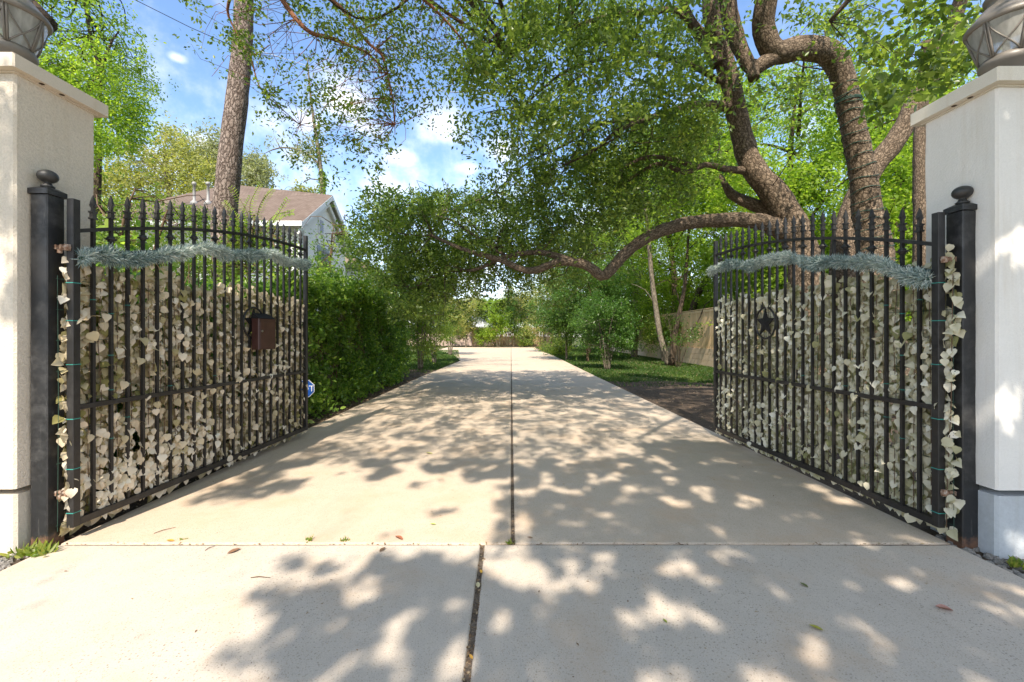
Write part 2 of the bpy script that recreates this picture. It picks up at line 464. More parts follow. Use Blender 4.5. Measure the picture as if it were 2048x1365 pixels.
# ------------------------------------------------------------------ mesh helpers
class MB:
    def __init__(s):
        s.v = []; s.f = []; s.uv = {}; s.rnd = []
    def add(s, verts, faces, rnd=None):
        o = len(s.v)
        s.v += [tuple(x) for x in verts]
        r = random.random() if rnd is None else rnd
        s.rnd += [r] * len(verts)
        for f in faces:
            s.f.append(tuple(i + o for i in f))
        return o
    def box(s, c, d, rot=None, rnd=None, bev=0.0):
        x, y, z = (k / 2 for k in d)
        c = Vector(c)
        if bev > 0:
            b = min(bev, x * .9, y * .9)
            prof = [(-x + b, -y), (x - b, -y), (x, -y + b), (x, y - b), (x - b, y), (-x + b, y), (-x, y - b), (-x, -y + b)]
            vs = [(p, q, -z) for p, q in prof] + [(p, q, z) for p, q in prof]
            fs = [tuple(range(7, -1, -1)), tuple(range(8, 16))] + [(i, (i + 1) % 8, 8 + (i + 1) % 8, 8 + i) for i in range(8)]
        else:
            vs = [(-x, -y, -z), (x, -y, -z), (x, y, -z), (-x, y, -z), (-x, -y, z), (x, -y, z), (x, y, z), (-x, y, z)]
            fs = [(3, 2, 1, 0), (4, 5, 6, 7), (0, 1, 5, 4), (1, 2, 6, 5), (2, 3, 7, 6), (3, 0, 4, 7)]
        if rot is None:
            vs = [c + Vector(v) for v in vs]
        else:
            vs = [c + rot @ Vector(v) for v in vs]
        s.add(vs, fs, rnd)
    def quad(s, a, b, c, d, uv=None):
        o = s.add([a, b, c, d], [(0, 1, 2, 3)])
        if uv:
            s.uv[len(s.f) - 1] = uv
    def lathe(s, prof, n=16, c=(0, 0, 0), closed=True):
        o = []
        vs = []
        for r, z in prof:
            for k in range(n):
                a = 2 * math.pi * k / n
                vs.append((c[0] + r * math.cos(a), c[1] + r * math.sin(a), c[2] + z))
        fs = []
        for i in range(len(prof) - 1):
            for k in range(n):
                fs.append((i * n + k, i * n + (k + 1) % n, (i + 1) * n + (k + 1) % n, (i + 1) * n + k))
        if closed:
            fs.append(tuple(range(n - 1, -1, -1)))
            fs.append(tuple((len(prof) - 1) * n + k for k in range(n)))
        s.add(vs, fs)
    def tube(s, pts, rads, n=8, step=None, lump=0.0, cap=True, seed=0.0):
        pts = [Vector(p) for p in pts]
        P, Q = [], []
        for i in range(len(pts) - 1):
            p0 = pts[max(i - 1, 0)]; p1 = pts[i]; p2 = pts[i + 1]; p3 = pts[min(i + 2, len(pts) - 1)]
            ln = (p2 - p1).length
            k = max(1, int(ln / step)) if step else 1
            for j in range(k):
                t = j / k
                q = .5 * ((2 * p1) + (-p0 + p2) * t + (2 * p0 - 5 * p1 + 4 * p2 - p3) * t * t + (-p0 + 3 * p1 - 3 * p2 + p3) * t ** 3)
                P.append(q); Q.append(rads[i] + (rads[i + 1] - rads[i]) * t)
        P.append(pts[-1]); Q.append(rads[-1])
        up = Vector((.13, .21, .97))
        vs, ls = [], []
        length = 0
        prev = None
        for i, p in enumerate(P):
            d = (P[min(i + 1, len(P) - 1)] - P[max(i - 1, 0)])
            if d.length < 1e-6:
                d = Vector((0, 0, 1))
            d.normalize()
            if prev is None:
                a = d.cross(Vector((1, .1, .05)) if abs(d.x) < .9 else Vector((0, 1, 0)))
            else:
                a = prev - d * prev.dot(d)
            a.normalize()
            prev = a
            b = d.cross(a)
            if i:
                length += (P[i] - P[i - 1]).length
            ls.append(length)
            for k in range(n):
                th = 2 * math.pi * k / n
                r = Q[i]
                w = a * math.cos(th) + b * math.sin(th)
                if lump:
                    nn = mnoise.noise((p + w * r) * (1.6 / max(r, .04) * .25 + 1.2) + Vector((seed, 0, 0)))
                    n2 = mnoise.noise((p + w * r) * 9 + Vector((seed, 5, 0)))
                    r *= 1 + lump * nn + lump * .35 * n2
                vs.append(p + w * r)
        o = len(s.v)
        s.add(vs, [])
        for i in range(len(P) - 1):
            for k in range(n):
                k2 = (k + 1) % n
                s.f.append((o + i * n + k, o + i * n + k2, o + (i + 1) * n + k2, o + (i + 1) * n + k))
                u0, u1 = k / n, (k + 1) / n
                s.uv[len(s.f) - 1] = [(u0, ls[i]), (u1, ls[i]), (u1, ls[i + 1]), (u0, ls[i + 1])]
        if cap:
            s.f.append(tuple(o + (len(P) - 1) * n + k for k in range(n)))
            s.f.append(tuple(o + k for k in range(n - 1, -1, -1)))
        return P, Q
    def build(s, name, m, parent=None, smooth=False):
        me = bpy.data.meshes.new(name)
        me.from_pydata(s.v, [], s.f)
        if s.uv:
            ul = me.uv_layers.new(name='UVMap')
            for fi, uv in s.uv.items():
                st = me.polygons[fi].loop_start
                for k, q in enumerate(uv):
                    ul.data[st + k].uv = q
        at_ = me.attributes.new('rnd', 'FLOAT', 'POINT')
        at_.data.foreach_set('value', np.array(s.rnd, dtype=np.float32))
        me.materials.append(m)
        if smooth:
            me.polygons.foreach_set('use_smooth', [True] * len(me.polygons))
        me.update()
        o = bpy.data.objects.new(name, me)
        COL.objects.link(o)
        if parent:
            o.parent = parent
        return o

def thing(name, label, cat, loc=(0, 0, 0), rz=0.0, group=None):
    o = bpy.data.objects.new(name, None)
    COL.objects.link(o)
    o.location = loc
    o.rotation_euler = (0, 0, rz)
    o.empty_display_size = .2
    return tag(o, label, cat, group)
def tag(o, label, cat, group=None, kind=None):
    o['label'] = label
    o['category'] = cat
    if group:
        o['group'] = group
    if kind:
        o['kind'] = kind
    return o
def struct(o):
    o['kind'] = 'structure'
    return o
def rebase(o, root):
    """parent o under root keeping the mesh's world coordinates"""
    o.parent = root
    o.matrix_parent_inverse = (Matrix.Translation(root.location) @ root.rotation_euler.to_matrix().to_4x4()).inverted()
    return o

# ---- vectorised stamping of many small leaves into one mesh
DIAMOND = (np.array([(0, 0, 0), (-.5, .45, .12), (0, 1, 0), (.5, .45, .12)]), [(0, 3, 2), (0, 2, 1)])
LEAF6 = (np.array([(0, 0, 0), (-.42, .28, .10), (-.40, .62, .10), (0, 1, -.05), (.40, .62, .10), (.42, .28, .10), (0, .5, 0)]),
         [(0, 5, 6), (5, 4, 6), (4, 3, 6), (0, 6, 1), (1, 6, 2), (2, 6, 3)])
HEART = (np.array([(0, .03, .0), (-.24, .0, .08), (-.47, .20, .17), (-.45, .48, .15), (-.24, .76, .03), (0, 1.0, -.20), (.24, .76, .03), (.45, .48, .15), (.47, .20, .17), (.24, .0, .08), (0, .48, .05)]),
         [(0, 10, 2, 1), (10, 4, 3, 2), (10, 5, 4), (0, 9, 8, 10), (10, 8, 7, 6), (10, 6, 5)])
NEEDLE = (np.array([(-.5, 0, 0), (.5, 0, 0), (.35, .7, .02), (0, 1, 0), (-.35, .7, .02)]), [(0, 1, 2, 3, 4)])

def unit(a):
    return a / np.maximum(np.linalg.norm(a, axis=-1, keepdims=True), 1e-9)

def stamp(name, m, tmpl, pos, dirn, nrm, length, width, rnd, parent=None, world=True):
    tv, tf = tmpl
    n = len(pos)
    d = unit(dirn)
    side = unit(np.cross(d, nrm))
    up = np.cross(side, d)
    length = np.broadcast_to(length, (n,)); width = np.broadcast_to(width, (n,))
    V = (pos[:, None, :] + tv[None, :, 0:1] * (side * width[:, None])[:, None, :]
         + tv[None, :, 1:2] * (d * length[:, None])[:, None, :] + tv[None, :, 2:3] * (up * width[:, None])[:, None, :])
    k = len(tv)
    loops1 = np.concatenate([np.array(f) for f in tf])
    sizes1 = np.array([len(f) for f in tf])
    starts1 = np.concatenate([[0], np.cumsum(sizes1)[:-1]])
    loops = (loops1[None, :] + (np.arange(n) * k)[:, None]).ravel().astype(np.int32)
    starts = (starts1[None, :] + (np.arange(n) * len(loops1))[:, None]).ravel().astype(np.int32)
    me = bpy.data.meshes.new(name)
    me.vertices.add(n * k)
    me.vertices.foreach_set('co', V.astype(np.float32).ravel())
    me.loops.add(len(loops))
    me.loops.foreach_set('vertex_index', loops)
    me.polygons.add(len(starts))
    me.polygons.foreach_set('loop_start', starts)
    a = me.attributes.new('rnd', 'FLOAT', 'POINT')
    a.data.foreach_set('value', np.repeat(np.clip(rnd, 0, 1), k).astype(np.float32))
    me.materials.append(m)
    me.update(calc_edges=True)
    o = bpy.data.objects.new(name, me)
    COL.objects.link(o)
    if parent is not None:
        if world:
            rebase(o, parent)
        else:
            o.parent = parent
    return o

def sprig_leaves(C, n_per=14, size=.20, droop=.3, tone=None, spread=.6):
    """leaf positions round short twigs centred on C -> pos, dir, nrm, rnd"""
    n = len(C)
    ax = unit(R.normal(size=(n, 3)) * (1, 1, .6) + (0, 0, -droop))
    t = R.random((n, n_per)) - .5
    off = R.normal(size=(n, n_per, 3)) * size * .28
    pos = C[:, None, :] + ax[:, None, :] * (t * size * 2)[..., None] + off
    dirn = unit(ax[:, None, :] * .8 + R.normal(size=(n, n_per, 3)) * spread)
    nrm = unit(R.normal(size=(n, n_per, 3)) * .6 + (0, 0, 1))
    base = R.random(n) if tone is None else tone
    rnd = base[:, None] * .55 + R.random((n, n_per)) * .45
    return pos.reshape(-1, 3), dirn.reshape(-1, 3), nrm.reshape(-1, 3), rnd.ravel()

def crown(name, m, C, parent, n_per=14, size=.2, leaf=.07, aspect=.5, droop=.3, tmpl=DIAMOND, tone=None, spread=.6, filt=None):
    p, d, q, r = sprig_leaves(C, n_per, size, droop, tone, spread)
    if filt is not None:
        k = filt(p)
        p, d, q, r = p[k], d[k], q[k], r[k]
    ln = leaf * R.uniform(.7, 1.25, len(p))
    return stamp(name, m, tmpl, p, d, q, ln, ln * aspect, r, parent)

def twigs(mb, limb, C, count, r=.012, sag=.1, maxd=4.0):
    limb = np.array([tuple(p) for p in limb])
    idx = R.choice(len(C), min(count, len(C)), replace=False)
    for i in idx:
        c = C[i]
        dd = np.linalg.norm(limb - c, axis=1)
        j = int(np.argmin(dd + R.random(len(dd)) * .5))
        L0 = dd[j]
        if L0 > maxd or L0 < .1:
            continue
        a = Vector(limb[j]); b = Vector(c)
        k = L0 * .12
        m1 = a.lerp(b, .35) + Vector((random.gauss(0, k), random.gauss(0, k), random.gauss(0, k) + L0 * sag))
        m2 = a.lerp(b, .7) + Vector((random.gauss(0, k), random.gauss(0, k), random.gauss(0, k) + L0 * sag * .6))
        rr = r * min(2.2, .6 + L0 * .5)
        mb.tube([a, m1, m2, b], [rr, rr * .75, rr * .5, rr * .2], 5, step=.25, cap=False)

def inpoly(x, y, poly):
    x = np.asarray(x); y = np.asarray(y)
    res = np.zeros(x.shape, bool)
    n = len(poly)
    for i in range(n):
        x1, y1 = poly[i]; x2, y2 = poly[(i + 1) % n]
        c = ((y1 > y) != (y2 > y)) & (x < (x2 - x1) * (y - y1) / (y2 - y1 + 1e-9) + x1)
        res ^= c
    return res

# ------------------------------------------------------------------ ground, driveway, lawn
def sheet(name, outline, z, m, sub=1):
    mb = MB()
    mb.add([(x, y, z) for x, y in outline], [tuple(range(len(outline)))])
    return struct(mb.build(name, m))
sheet('ground', [(-900, -900), (900, -900), (900, 900), (-900, 900)], -.06, M['ground'])
sheet('road', [(-60, -14), (60, -14), (60, -3.6), (-60, -3.6)], -.045, M['asphalt'])

def ragged(x0, y0, x1, y1, step, amp, seed):
    n = max(2, int(math.hypot(x1 - x0, y1 - y0) / step))
    o = []
    dx, dy = x1 - x0, y1 - y0
    ln = math.hypot(dx, dy)
    for i in range(n):
        t = i / n
        k = mnoise.noise(Vector((t * ln * .9, seed, 0))) * amp + mnoise.noise(Vector((t * ln * 5, seed + 3, 0))) * amp * .35
        o.append((x0 + dx * t - dy / ln * k, y0 + dy * t + dx / ln * k))
    return o
sheet('soil_bed', ragged(2.9, 2.2, 2.85, 13, .3, .02, 1) + ragged(2.85, 13, 9, 12, .3, .35, 2) + ragged(9, 12, 9, 2.2, .6, .1, 3) + ragged(9, 2.2, 2.9, 2.2, .3, .1, 4), -.03, M['soil'])
sheet('soil_bed', ragged(-9, 2.2, -2.9, 2.2, .4, .05, 5) + ragged(-2.9, 2.2, -2.95, 17, .3, .02, 6) + ragged(-2.95, 17, -4, 17.5, .3, .2, 7) + [(-9, 17.5)], -.03, M['soil'])
sheet('lawn', ragged(2.86, 11.6, 2.8, 52, .5, .03, 8) + [(9.5, 52)] + [(9.5, 11.6)], -.036, M['turf'])
sheet('lawn', [(-9, 15)] + ragged(-3.2, 15, -2.95, 24, .4, .08, 9) + ragged(-2.95, 24, -4.4, 36, .5, .3, 10) + [(-9, 44)], -.036, M['turf'])

def slab(name, outline, m):
    """concrete slab with softened, slightly irregular arrises"""
    pts = []
    n = len(outline)
    for i in range(n):
        x0, y0 = outline[i]; x1, y1 = outline[(i + 1) % n]
        pts += ragged(x0, y0, x1, y1, .12 if max(abs(y0), abs(y1)) < 8 else .6, .006, i * 3.3 + x0)
    c = Vector((sum(p[0] for p in pts) / len(pts), sum(p[1] for p in pts) / len(pts)))
    k = len(pts)
    def inset(d):
        r = []
        for i in range(k):
            a = Vector(pts[i - 1]); b = Vector(pts[(i + 1) % k])
            t = (b - a)
            t.normalize()
            r.append((pts[i][0] - t.y * d, pts[i][1] + t.x * d))
        return r
    rings = [(inset(0), -.14), (inset(0), -.012), (inset(.005), -.003), (inset(.014), 0.0)]
    mb = MB()
    vs = []
    for ring, z in rings:
        vs += [(x, y, z) for x, y in ring]
    fs = []
    for j in range(3):
        for i in range(k):
            i2 = (i + 1) % k
            fs.append((j * k + i, j * k + i2, (j + 1) * k + i2, (j + 1) * k + i))
    fs.append(tuple(3 * k + i for i in range(k)))
    mb.add(vs, fs)
    return struct(mb.build(name, m))
slab('driveway', [(-2.93, 2.765), (0.0, 2.765), (0.0, 50.5), (-7.5, 50.5), (-7.0, 40), (-4.2, 31), (-3.0, 24.5), (-2.72, 23), (-2.98, 14), (-2.97, 7)], M['conc_rear'])
slab('driveway', [(.024, 2.765), (2.86, 2.765), (2.84, 14), (2.9, 30), (2.5, 42), (2.9, 50.5), (.024, 50.5)], M['conc_rear2'])
slab('driveway', [(-3.1, -3.6), (-.135, -3.6), (-.198, 2.745), (-2.95, 2.745), (-2.93, 2.2)], M['conc_front'])
slab('driveway', [(-.112, -3.6), (3.1, -3.6), (2.86, 2.2), (2.86, 2.748), (-.172, 2.748)], M['conc_front'])
sheet('joint_filler', [(-3.05, -3.6), (3.05, -3.6), (2.85, 2.7), (2.83, 50), (-2.6, 50), (-2.9, 2.7)], -.011, M['joint'])

# grass blades
def grass(name, region, n, h, dens=None):
    pts = region(n)
    k = len(pts)
    d = unit(R.normal(size=(k, 3)) * (.45, .45, .1) + (0, 0, 1))
    q = unit(R.normal(size=(k, 3)) * (1, 1, .1))
    hh = h * R.uniform(.5, 1.3, k) * (1 + np.maximum(0, pts[:, 1] - 20) * .01)
    o = stamp(name, M['grass'], NEEDLE, pts, d, q, hh, .012 + .0007 * pts[:, 1], np.clip(R.normal(.42, .22, k) + .45 * np.array([mnoise.noise(Vector((a * .8, b * .5, 4))) for a, b in pts[:, :2]]), 0, 1))
    o['kind'] = 'stuff'
    o['label'] = 'short green lawn grass'
    o['category'] = 'grass'
    return o
def reg_r(n):
    y = 11.5 + (R.random(n) ** 1.7) * 38
    x = R.uniform(2.9, 8.7, n)
    edge = np.array([mnoise.noise(Vector((a * .6, b * .6, 0))) for a, b in zip(x, y)])
    keep = (y > 13.0 + edge * 2.2 - (x - 3) * .12) | (R.random(n) < .06)
    return np.stack([x, y, np.full(n, -.036)], 1)[keep]
def reg_l(n):
    y = R.uniform(15.5, 40, n)
    x = R.uniform(-8.0, -3.0, n)
    keep = (x < -3.02 - np.maximum(0, y - 25) * .13) & ((y > 17.3) | (R.random(n) < .2))
    return np.stack([x, y, np.full(n, -.036)], 1)[keep]
g1 = grass('grass', reg_r, 60000, .075)
g1['label'] = 'shaded green lawn beside the wooden fence right of the driveway'
g2 = grass('grass', reg_l, 24000, .075)
g2['label'] = 'sunlit lawn strip beyond the ivy hedge left of the driveway'

# dry leaf litter and grit at the edges of the concrete
def litter(name, label, fn, n, size=.04):
    pts = fn(n)
    k = len(pts)
    d = unit(R.normal(size=(k, 3)) * (1, 1, .15))
    q = unit(R.normal(size=(k, 3)) * .35 + (0, 0, 1))
    s = size * R.uniform(.4, 1.3, k)
    o = stamp(name, M['litter'], DIAMOND, pts, d, q, s, s * .45, R.random(k))
    return tag(o, label, 'leaf litter', kind='stuff')
litter('leaf_litter', 'brown leaf litter on the bare soil behind the right gate',
       lambda n: np.stack([R.uniform(2.9, 8.5, n), R.uniform(3, 14, n), R.uniform(-.026, -.012, n)], 1), 5000)
litter('leaf_litter', 'dry leaf crumbs along the foot of the hedge and left gate',
       lambda n: np.stack([-2.99 - np.abs(R.normal(0, .35, n)), R.uniform(2.85, 14, n), R.uniform(-.026, -.006, n)], 1), 2600)
litter('leaf_litter', 'scattered fallen leaves on the right lawn',
       lambda n: np.stack([R.uniform(3, 8.5, n), R.uniform(12, 34, n), R.uniform(-.01, .04, n)], 1), 2600, .06)
litter('leaf_litter', 'tiny dark leaf specks scattered over the driveway concrete',
       lambda n: np.stack([R.uniform(-2.8, 2.8, n), 1.6 + R.random(n) ** 1.6 * 14, np.full(n, .003)], 1), 260, .016)
litter('leaf_litter', 'small leaf bits lodged in the driveway joints',
       lambda n: np.concatenate([np.stack([R.uniform(.002, .028, n), 2.77 + R.random(n) ** 2 * 10, R.uniform(-.012, -.004, n)], 1),
                                 np.stack([R.uniform(-2.9, 2.85, n), R.uniform(2.747, 2.763, n), R.uniform(-.010, .002, n)], 1),
                                 np.stack([R.uniform(-.19, -.14, n) + 0.0, R.uniform(1.5, 2.74, n), R.uniform(-.012, -.004, n)], 1)]), 260, .022)

def rubble(name, label, fn, n, smin, smax):
    mb = MB()
    for i in range(n):
        x, y = fn()
        s = random.uniform(smin, smax)
        vs = []
        for k in range(6):
            a = k / 6 * 6.283
            vs.append((x + math.cos(a) * s * random.uniform(.7, 1.2), y + math.sin(a) * s * random.uniform(.7, 1.2), -.035))
        for k in range(5):
            a = k / 5 * 6.283 + .3
            vs.append((x + math.cos(a) * s * .6, y + math.sin(a) * s * .6, -.03 + s * random.uniform(.5, .9)))
        fs = [(6, 7, 8, 9, 10)]
        fs += [(0, 1, 6), (1, 7, 6), (1, 2, 7), (2, 8, 7), (2, 3, 8), (3, 9, 8), (3, 4, 9), (4, 10, 9), (4, 5, 10), (5, 0, 6), (5, 6, 10)]
        mb.add(vs, fs)
    o = mb.build(name, M['rubble'])
    return tag(o, label, 'rubble', kind='stuff')
rubble('gravel', 'broken concrete and gravel at the foot of the right pillar',
       lambda: (2.88 + abs(random.gauss(0, .22)), random.uniform(2.15, 2.9)), 130, .008, .035)
rubble('gravel', 'pale grit and broken mortar at the foot of the left pillar',
       lambda: (-2.98 - abs(random.gauss(0, .15)), random.uniform(2.2, 2.85)), 90, .006, .024)

# single fallen leaves and twigs on the concrete
def fallen(px, py, size, rz, col, label, tilt=.25, kind='fallen_leaf', curl=.3):
    Y = EYE * F / (py - HY)
    p = at(px, py, Y)
    m, t, b = mat(kind + '_tone', col, .6, .3)
    v = coords(t)
    c = mix(t, noise(t, v, 60, 4), tuple(x * .7 for x in col), tuple(min(1, x * 1.25) for x in col))
    L(t, c, b.inputs['Base Color'])
    mb = MB()
    vs, fs = [], []
    n = 9
    for i in range(n):
        u = i / (n - 1)
        w = .26 * math.sin(math.pi * min(1, u * 1.02)) ** .8 * (1 - .25 * u) + .004
        z = curl * .25 * (u - .5) ** 2 + .02
        for j, k in enumerate((-1, 0, 1)):
            vs.append((k * w * size, (u - .5) * size, (z + abs(k) * w * .55 * curl * 2) * size))
    for i in range(n - 1):
        for j in range(2):
            a = i * 3 + j
            fs.append((a, a + 1, a + 4, a + 3))
    mb.add(vs, fs)
    o = mb.build(kind, m, None, True)
    o.location = (p.x, p.y, .004)
    o.rotation_euler = (tilt * .3, tilt * .2, rz)
    return tag(o, label, 'leaf', 'fallen leaves on the driveway')
fallen(797, 1079, .065, 1.2, (.28, .10, .05), 'curled red brown leaf lying on the cross joint left of centre', .8, curl=.9)
fallen(468, 1104, .075, -.6, (.22, .12, .07), 'long brown leaf on the sunlit front slab, far left')
fallen(765, 1101, .055, -.35, (.16, .10, .06), 'slim brown leaf just below the cross joint near the red leaf')
fallen(866, 1050, .045, 1.4, (.35, .42, .10), 'small pale green leaf above the cross joint')
fallen(340, 1083, .055, 1.5, (.55, .32, .06), 'yellow orange leaf on the joint line near the left gate')
fallen(1608, 1172, .045, .4, (.12, .14, .04), 'dark olive leaf on the shaded right front slab')
fallen(1632, 1258, .055, .9, (.35, .32, .05), 'yellow green leaf lying at a sun spot on the right slab')
fallen(1888, 1221, .075, 1.35, (.42, .22, .17), 'thin pinkish curled leaf near the right edge of the slab', .5, curl=.8)
fallen(962, 1145, .035, .2, (.60, .34, .05), 'orange leaf caught in the front centre joint')
fallen(956, 1172, .05, .1, (.62, .52, .30), 'pale tan leaf lying lengthwise in the front centre joint')
fallen(942, 1316, .03, .5, (.55, .30, .06), 'small orange leaf low in the front centre joint')
fallen(1330, 1244, .03, .3, (.20, .24, .05), 'tiny green leaf on the slab right of the front joint')
fallen(1060, 1077, .04, 1.4, (.25, .15, .09), 'small brown leaf by the weeds where the joints meet')
fallen(858, 908, .10, 1.1, (.40, .36, .16), 'dry yellowish sprig lying on the lit concrete behind the joint')
def needle_twig(px, py, ln, rz, label):
    Y = EYE * F / (py - HY)
    p = at(px, py, Y)
    mb = MB()
    mb.tube([(-ln / 2, 0, .004), (-ln * .1, .006, .007), (ln / 2, 0, .004)], [.002, .0025, .0012], 5)
    o = mb.build('twig', M['twig'])
    o.location = (p.x, p.y, 0)
    o.rotation_euler = (0, 0, rz)
    tag(o, label, 'twig', 'small twigs on the driveway')
needle_twig(521, 1157, .11, .0, 'straw coloured twig on the sunlit left front slab')
needle_twig(420, 1098, .06, 1.2, 'short thin twig near the brown leaf on the left slab')
needle_twig(330, 1062, .12, .9, 'long fine twig on the rear slab by the left gate')

def weed(px, py, n, h, label, spread=.07):
    Y = EYE * F / (py - HY)
    p = np.array(at(px, py, Y))
    p[2] = -.005
    C = p + R.normal(size=(n, 3)) * (spread, spread * .5, 0)
    d = unit(R.normal(size=(n, 3)) * (.7, .7, .3) + (0, 0, .9))
    q = unit(R.normal(size=(n, 3)) + (0, 0, .5))
    o = stamp('weed', M['leaf_shrub'], LEAF6, C, d, q, h * R.uniform(.5, 1.2, n), h * .3, R.uniform(.5, 1, n))
    return tag(o, label, 'weed', 'weeds in the driveway edges')
weed(72, 1106, 110, .065, 'yellow green weed tuft at the base of the left gate post', .06)
weed(1020, 1087, 18, .035, 'tiny green weed where the centre joint meets the cross joint', .010)
weed(690, 1082, 18, .035, 'tiny weed sprouting from the cross joint left of the red leaf', .012)
weed(620, 1082, 20, .04, 'small yellow weed in the cross joint between left gate and red leaf', .012)
weed(365, 1080, 12, .03, 'smallest weed in the cross joint near the left gate', .008)
weed(2040, 1133, 60, .05, 'low green weeds against the right pillar plinth', .035)

# ------------------------------------------------------------------ pillars and lanterns
def pillar(X0, X1, Y0, Y1, zcap, zpl, ms, mc, mp, label, inner):
    """inner: +1 if the gate side is at X1, -1 if at X0"""
    root = thing('gate_pillar', label, 'pillar', ((X0 + X1) / 2, (Y0 + Y1) / 2, 0), 0, 'stucco gate pillars')
    w, d = X1 - X0, Y1 - Y0
    mb = MB()
    nz_ = 26
    # shaft with slightly wavy hand trowelled faces
    prof = []
    b = .012
    for x0, y0, x1, y1 in ((-w / 2 + b, -d / 2, w / 2 - b, -d / 2), (w / 2, -d / 2 + b, w / 2, d / 2 - b), (w / 2 - b, d / 2, -w / 2 + b, d / 2), (-w / 2, d / 2 - b, -w / 2, -d / 2 + b)):
        for i in range(9):
            t = i / 8
            prof.append((x0 + (x1 - x0) * t, y0 + (y1 - y0) * t))
    k = len(prof)
    vs = []
    for j in range(nz_ + 1):
        z = zpl + (zcap - .10 - zpl) * j / nz_
        for x, y in prof:
            e = .004 * mnoise.noise(Vector((x * 7 + X0, y * 7, z * 5)))
            r = 1 + e / .3
            vs.append((x * r, y * r, z))
    fs = []
    for j in range(nz_):
        for i in range(k):
            fs.append((j * k + i, j * k + (i + 1) % k, (j + 1) * k + (i + 1) % k, (j + 1) * k + i))
    fs.append(tuple(range(k - 1, -1, -1)))
    fs.append(tuple(nz_ * k + i for i in range(k)))
    mb.add(vs, fs)
    mb.build('shaft', ms, root)
    mb = MB()
    mb.box((0, 0, (zpl - .08) / 2 - .04), (w - .03, d - .03, zpl + .08 - .002), bev=.015)
    mb.build('plinth', mp, root)
    mb = MB()
    e = .055
    mb.box((0, 0, zcap - .0455), (w + 2 * e, d + 2 * e, .085), bev=.008)
    mb.add([(-w / 2 - e, -d / 2 - e, zcap - .003), (w / 2 + e, -d / 2 - e, zcap - .003), (w / 2 + e, d / 2 + e, zcap - .003), (-w / 2 - e, d / 2 + e, zcap - .003), (0, 0, zcap + .03)],
           [(0, 1, 4), (1, 2, 4), (2, 3, 4), (3, 0, 4)])
    mb.box((0, 0, zcap - .094), (w + .025, d + .025, .011))
    cap = mb.build('cap', mc, root)
    mb = MB()
    for (x, y) in ((inner * (w / 2 + .012), .0), (inner * (w / 2 + .012) * .2, -d / 2 - .012), (inner * (w / 2 + .012) , -d / 2 + .13)):
        mb.lathe([(.014, 0), (.014, .002)], 10, (x + inner * .012, y, zcap - .0905))
    mb.build('screw_hole', M['hole'], cap)
    return root
pillar(-3.72, -3.10, 2.656, 3.167, 3.09, .39, M['stucco'], M['cap'], M['plinth'], 'cream stucco pillar left of the driveway carrying a lantern', 1)
pillar(2.985, 3.60, 2.61, 3.07, 2.975, .40, M['stucco_r'], M['cap_r'], M['plinth_r'], 'white stucco pillar with blue grey plinth right of the driveway', -1)

def lantern(loc, label):
    root = thing('lantern', label, 'lantern', loc, rad(12), 'lanterns on the gate pillars')
    root.scale = (.88, .88, 1.12)
    mb = MB()
    mb.lathe([(.10, 0), (.105, .012), (.085, .03), (.07, .05), (.07, .085), (.10, .105), (.135, .125), (.15, .135), (.152, .155), (.142, .168), (.135, .18)], 28)
    mb.build('base', M['lantern'], root, True)
    mb = MB()
    mb.lathe([(.215, .365), (.228, .37), (.23, .385), (.22, .40), (.19, .425), (.16, .455), (.13, .485), (.105, .50), (.102, .525), (.122, .535), (.124, .55), (.105, .575), (.07, .60), (.03, .615), (.018, .63), (.026, .65), (.02, .67), (.004, .685)], 28)
    mb.build('roof', M['lantern'], root, True)
    def gr(u):
        return .140 + (.212 - .140) * (u ** .85)
    mb = MB()
    mb.lathe([(gr(i / 8) - .006, .175 + .195 * i / 8) for i in range(9)], 28, closed=False)
    mb.build('glass', M['glass'], root, True)
    mb = MB()
    mb.lathe([(.02, .17), (.02, .30), (.012, .31), (.012, .34)], 12)
    mb.build('candle_tube', M['candle'], root, True)
    fr = MB()
    nP = 6
    for k in range(nP):
        a0 = 2 * math.pi * k / nP
        for s in (-.045, .045):
            fr.tube([(gr(u) * math.cos(a0 + s), gr(u) * math.sin(a0 + s), .175 + .195 * u) for u in (0, .33, .66, 1)], [.008] * 4, 6)
        a1 = a0 + 2 * math.pi / nP
        for flip in (0, 1):
            pts = []
            for j in range(9):
                u = j / 8
                ang = math.sin(u * math.pi / 2)
                A = a0 + .05 + (a1 - a0 - .10) * (ang if not flip else 1 - ang)
                pts.append((gr(u) * math.cos(A), gr(u) * math.sin(A), .175 + .195 * u))
            fr.tube(pts, [.0055] * 9, 5)
    fr.build('strap_frame', M['lantern'], root, True)
lantern((-3.43, 2.91, 3.118), 'bronze glass lantern standing on the left cream pillar')
lantern((3.31, 2.84, 3.003), 'bronze glass lantern standing on the right white pillar')

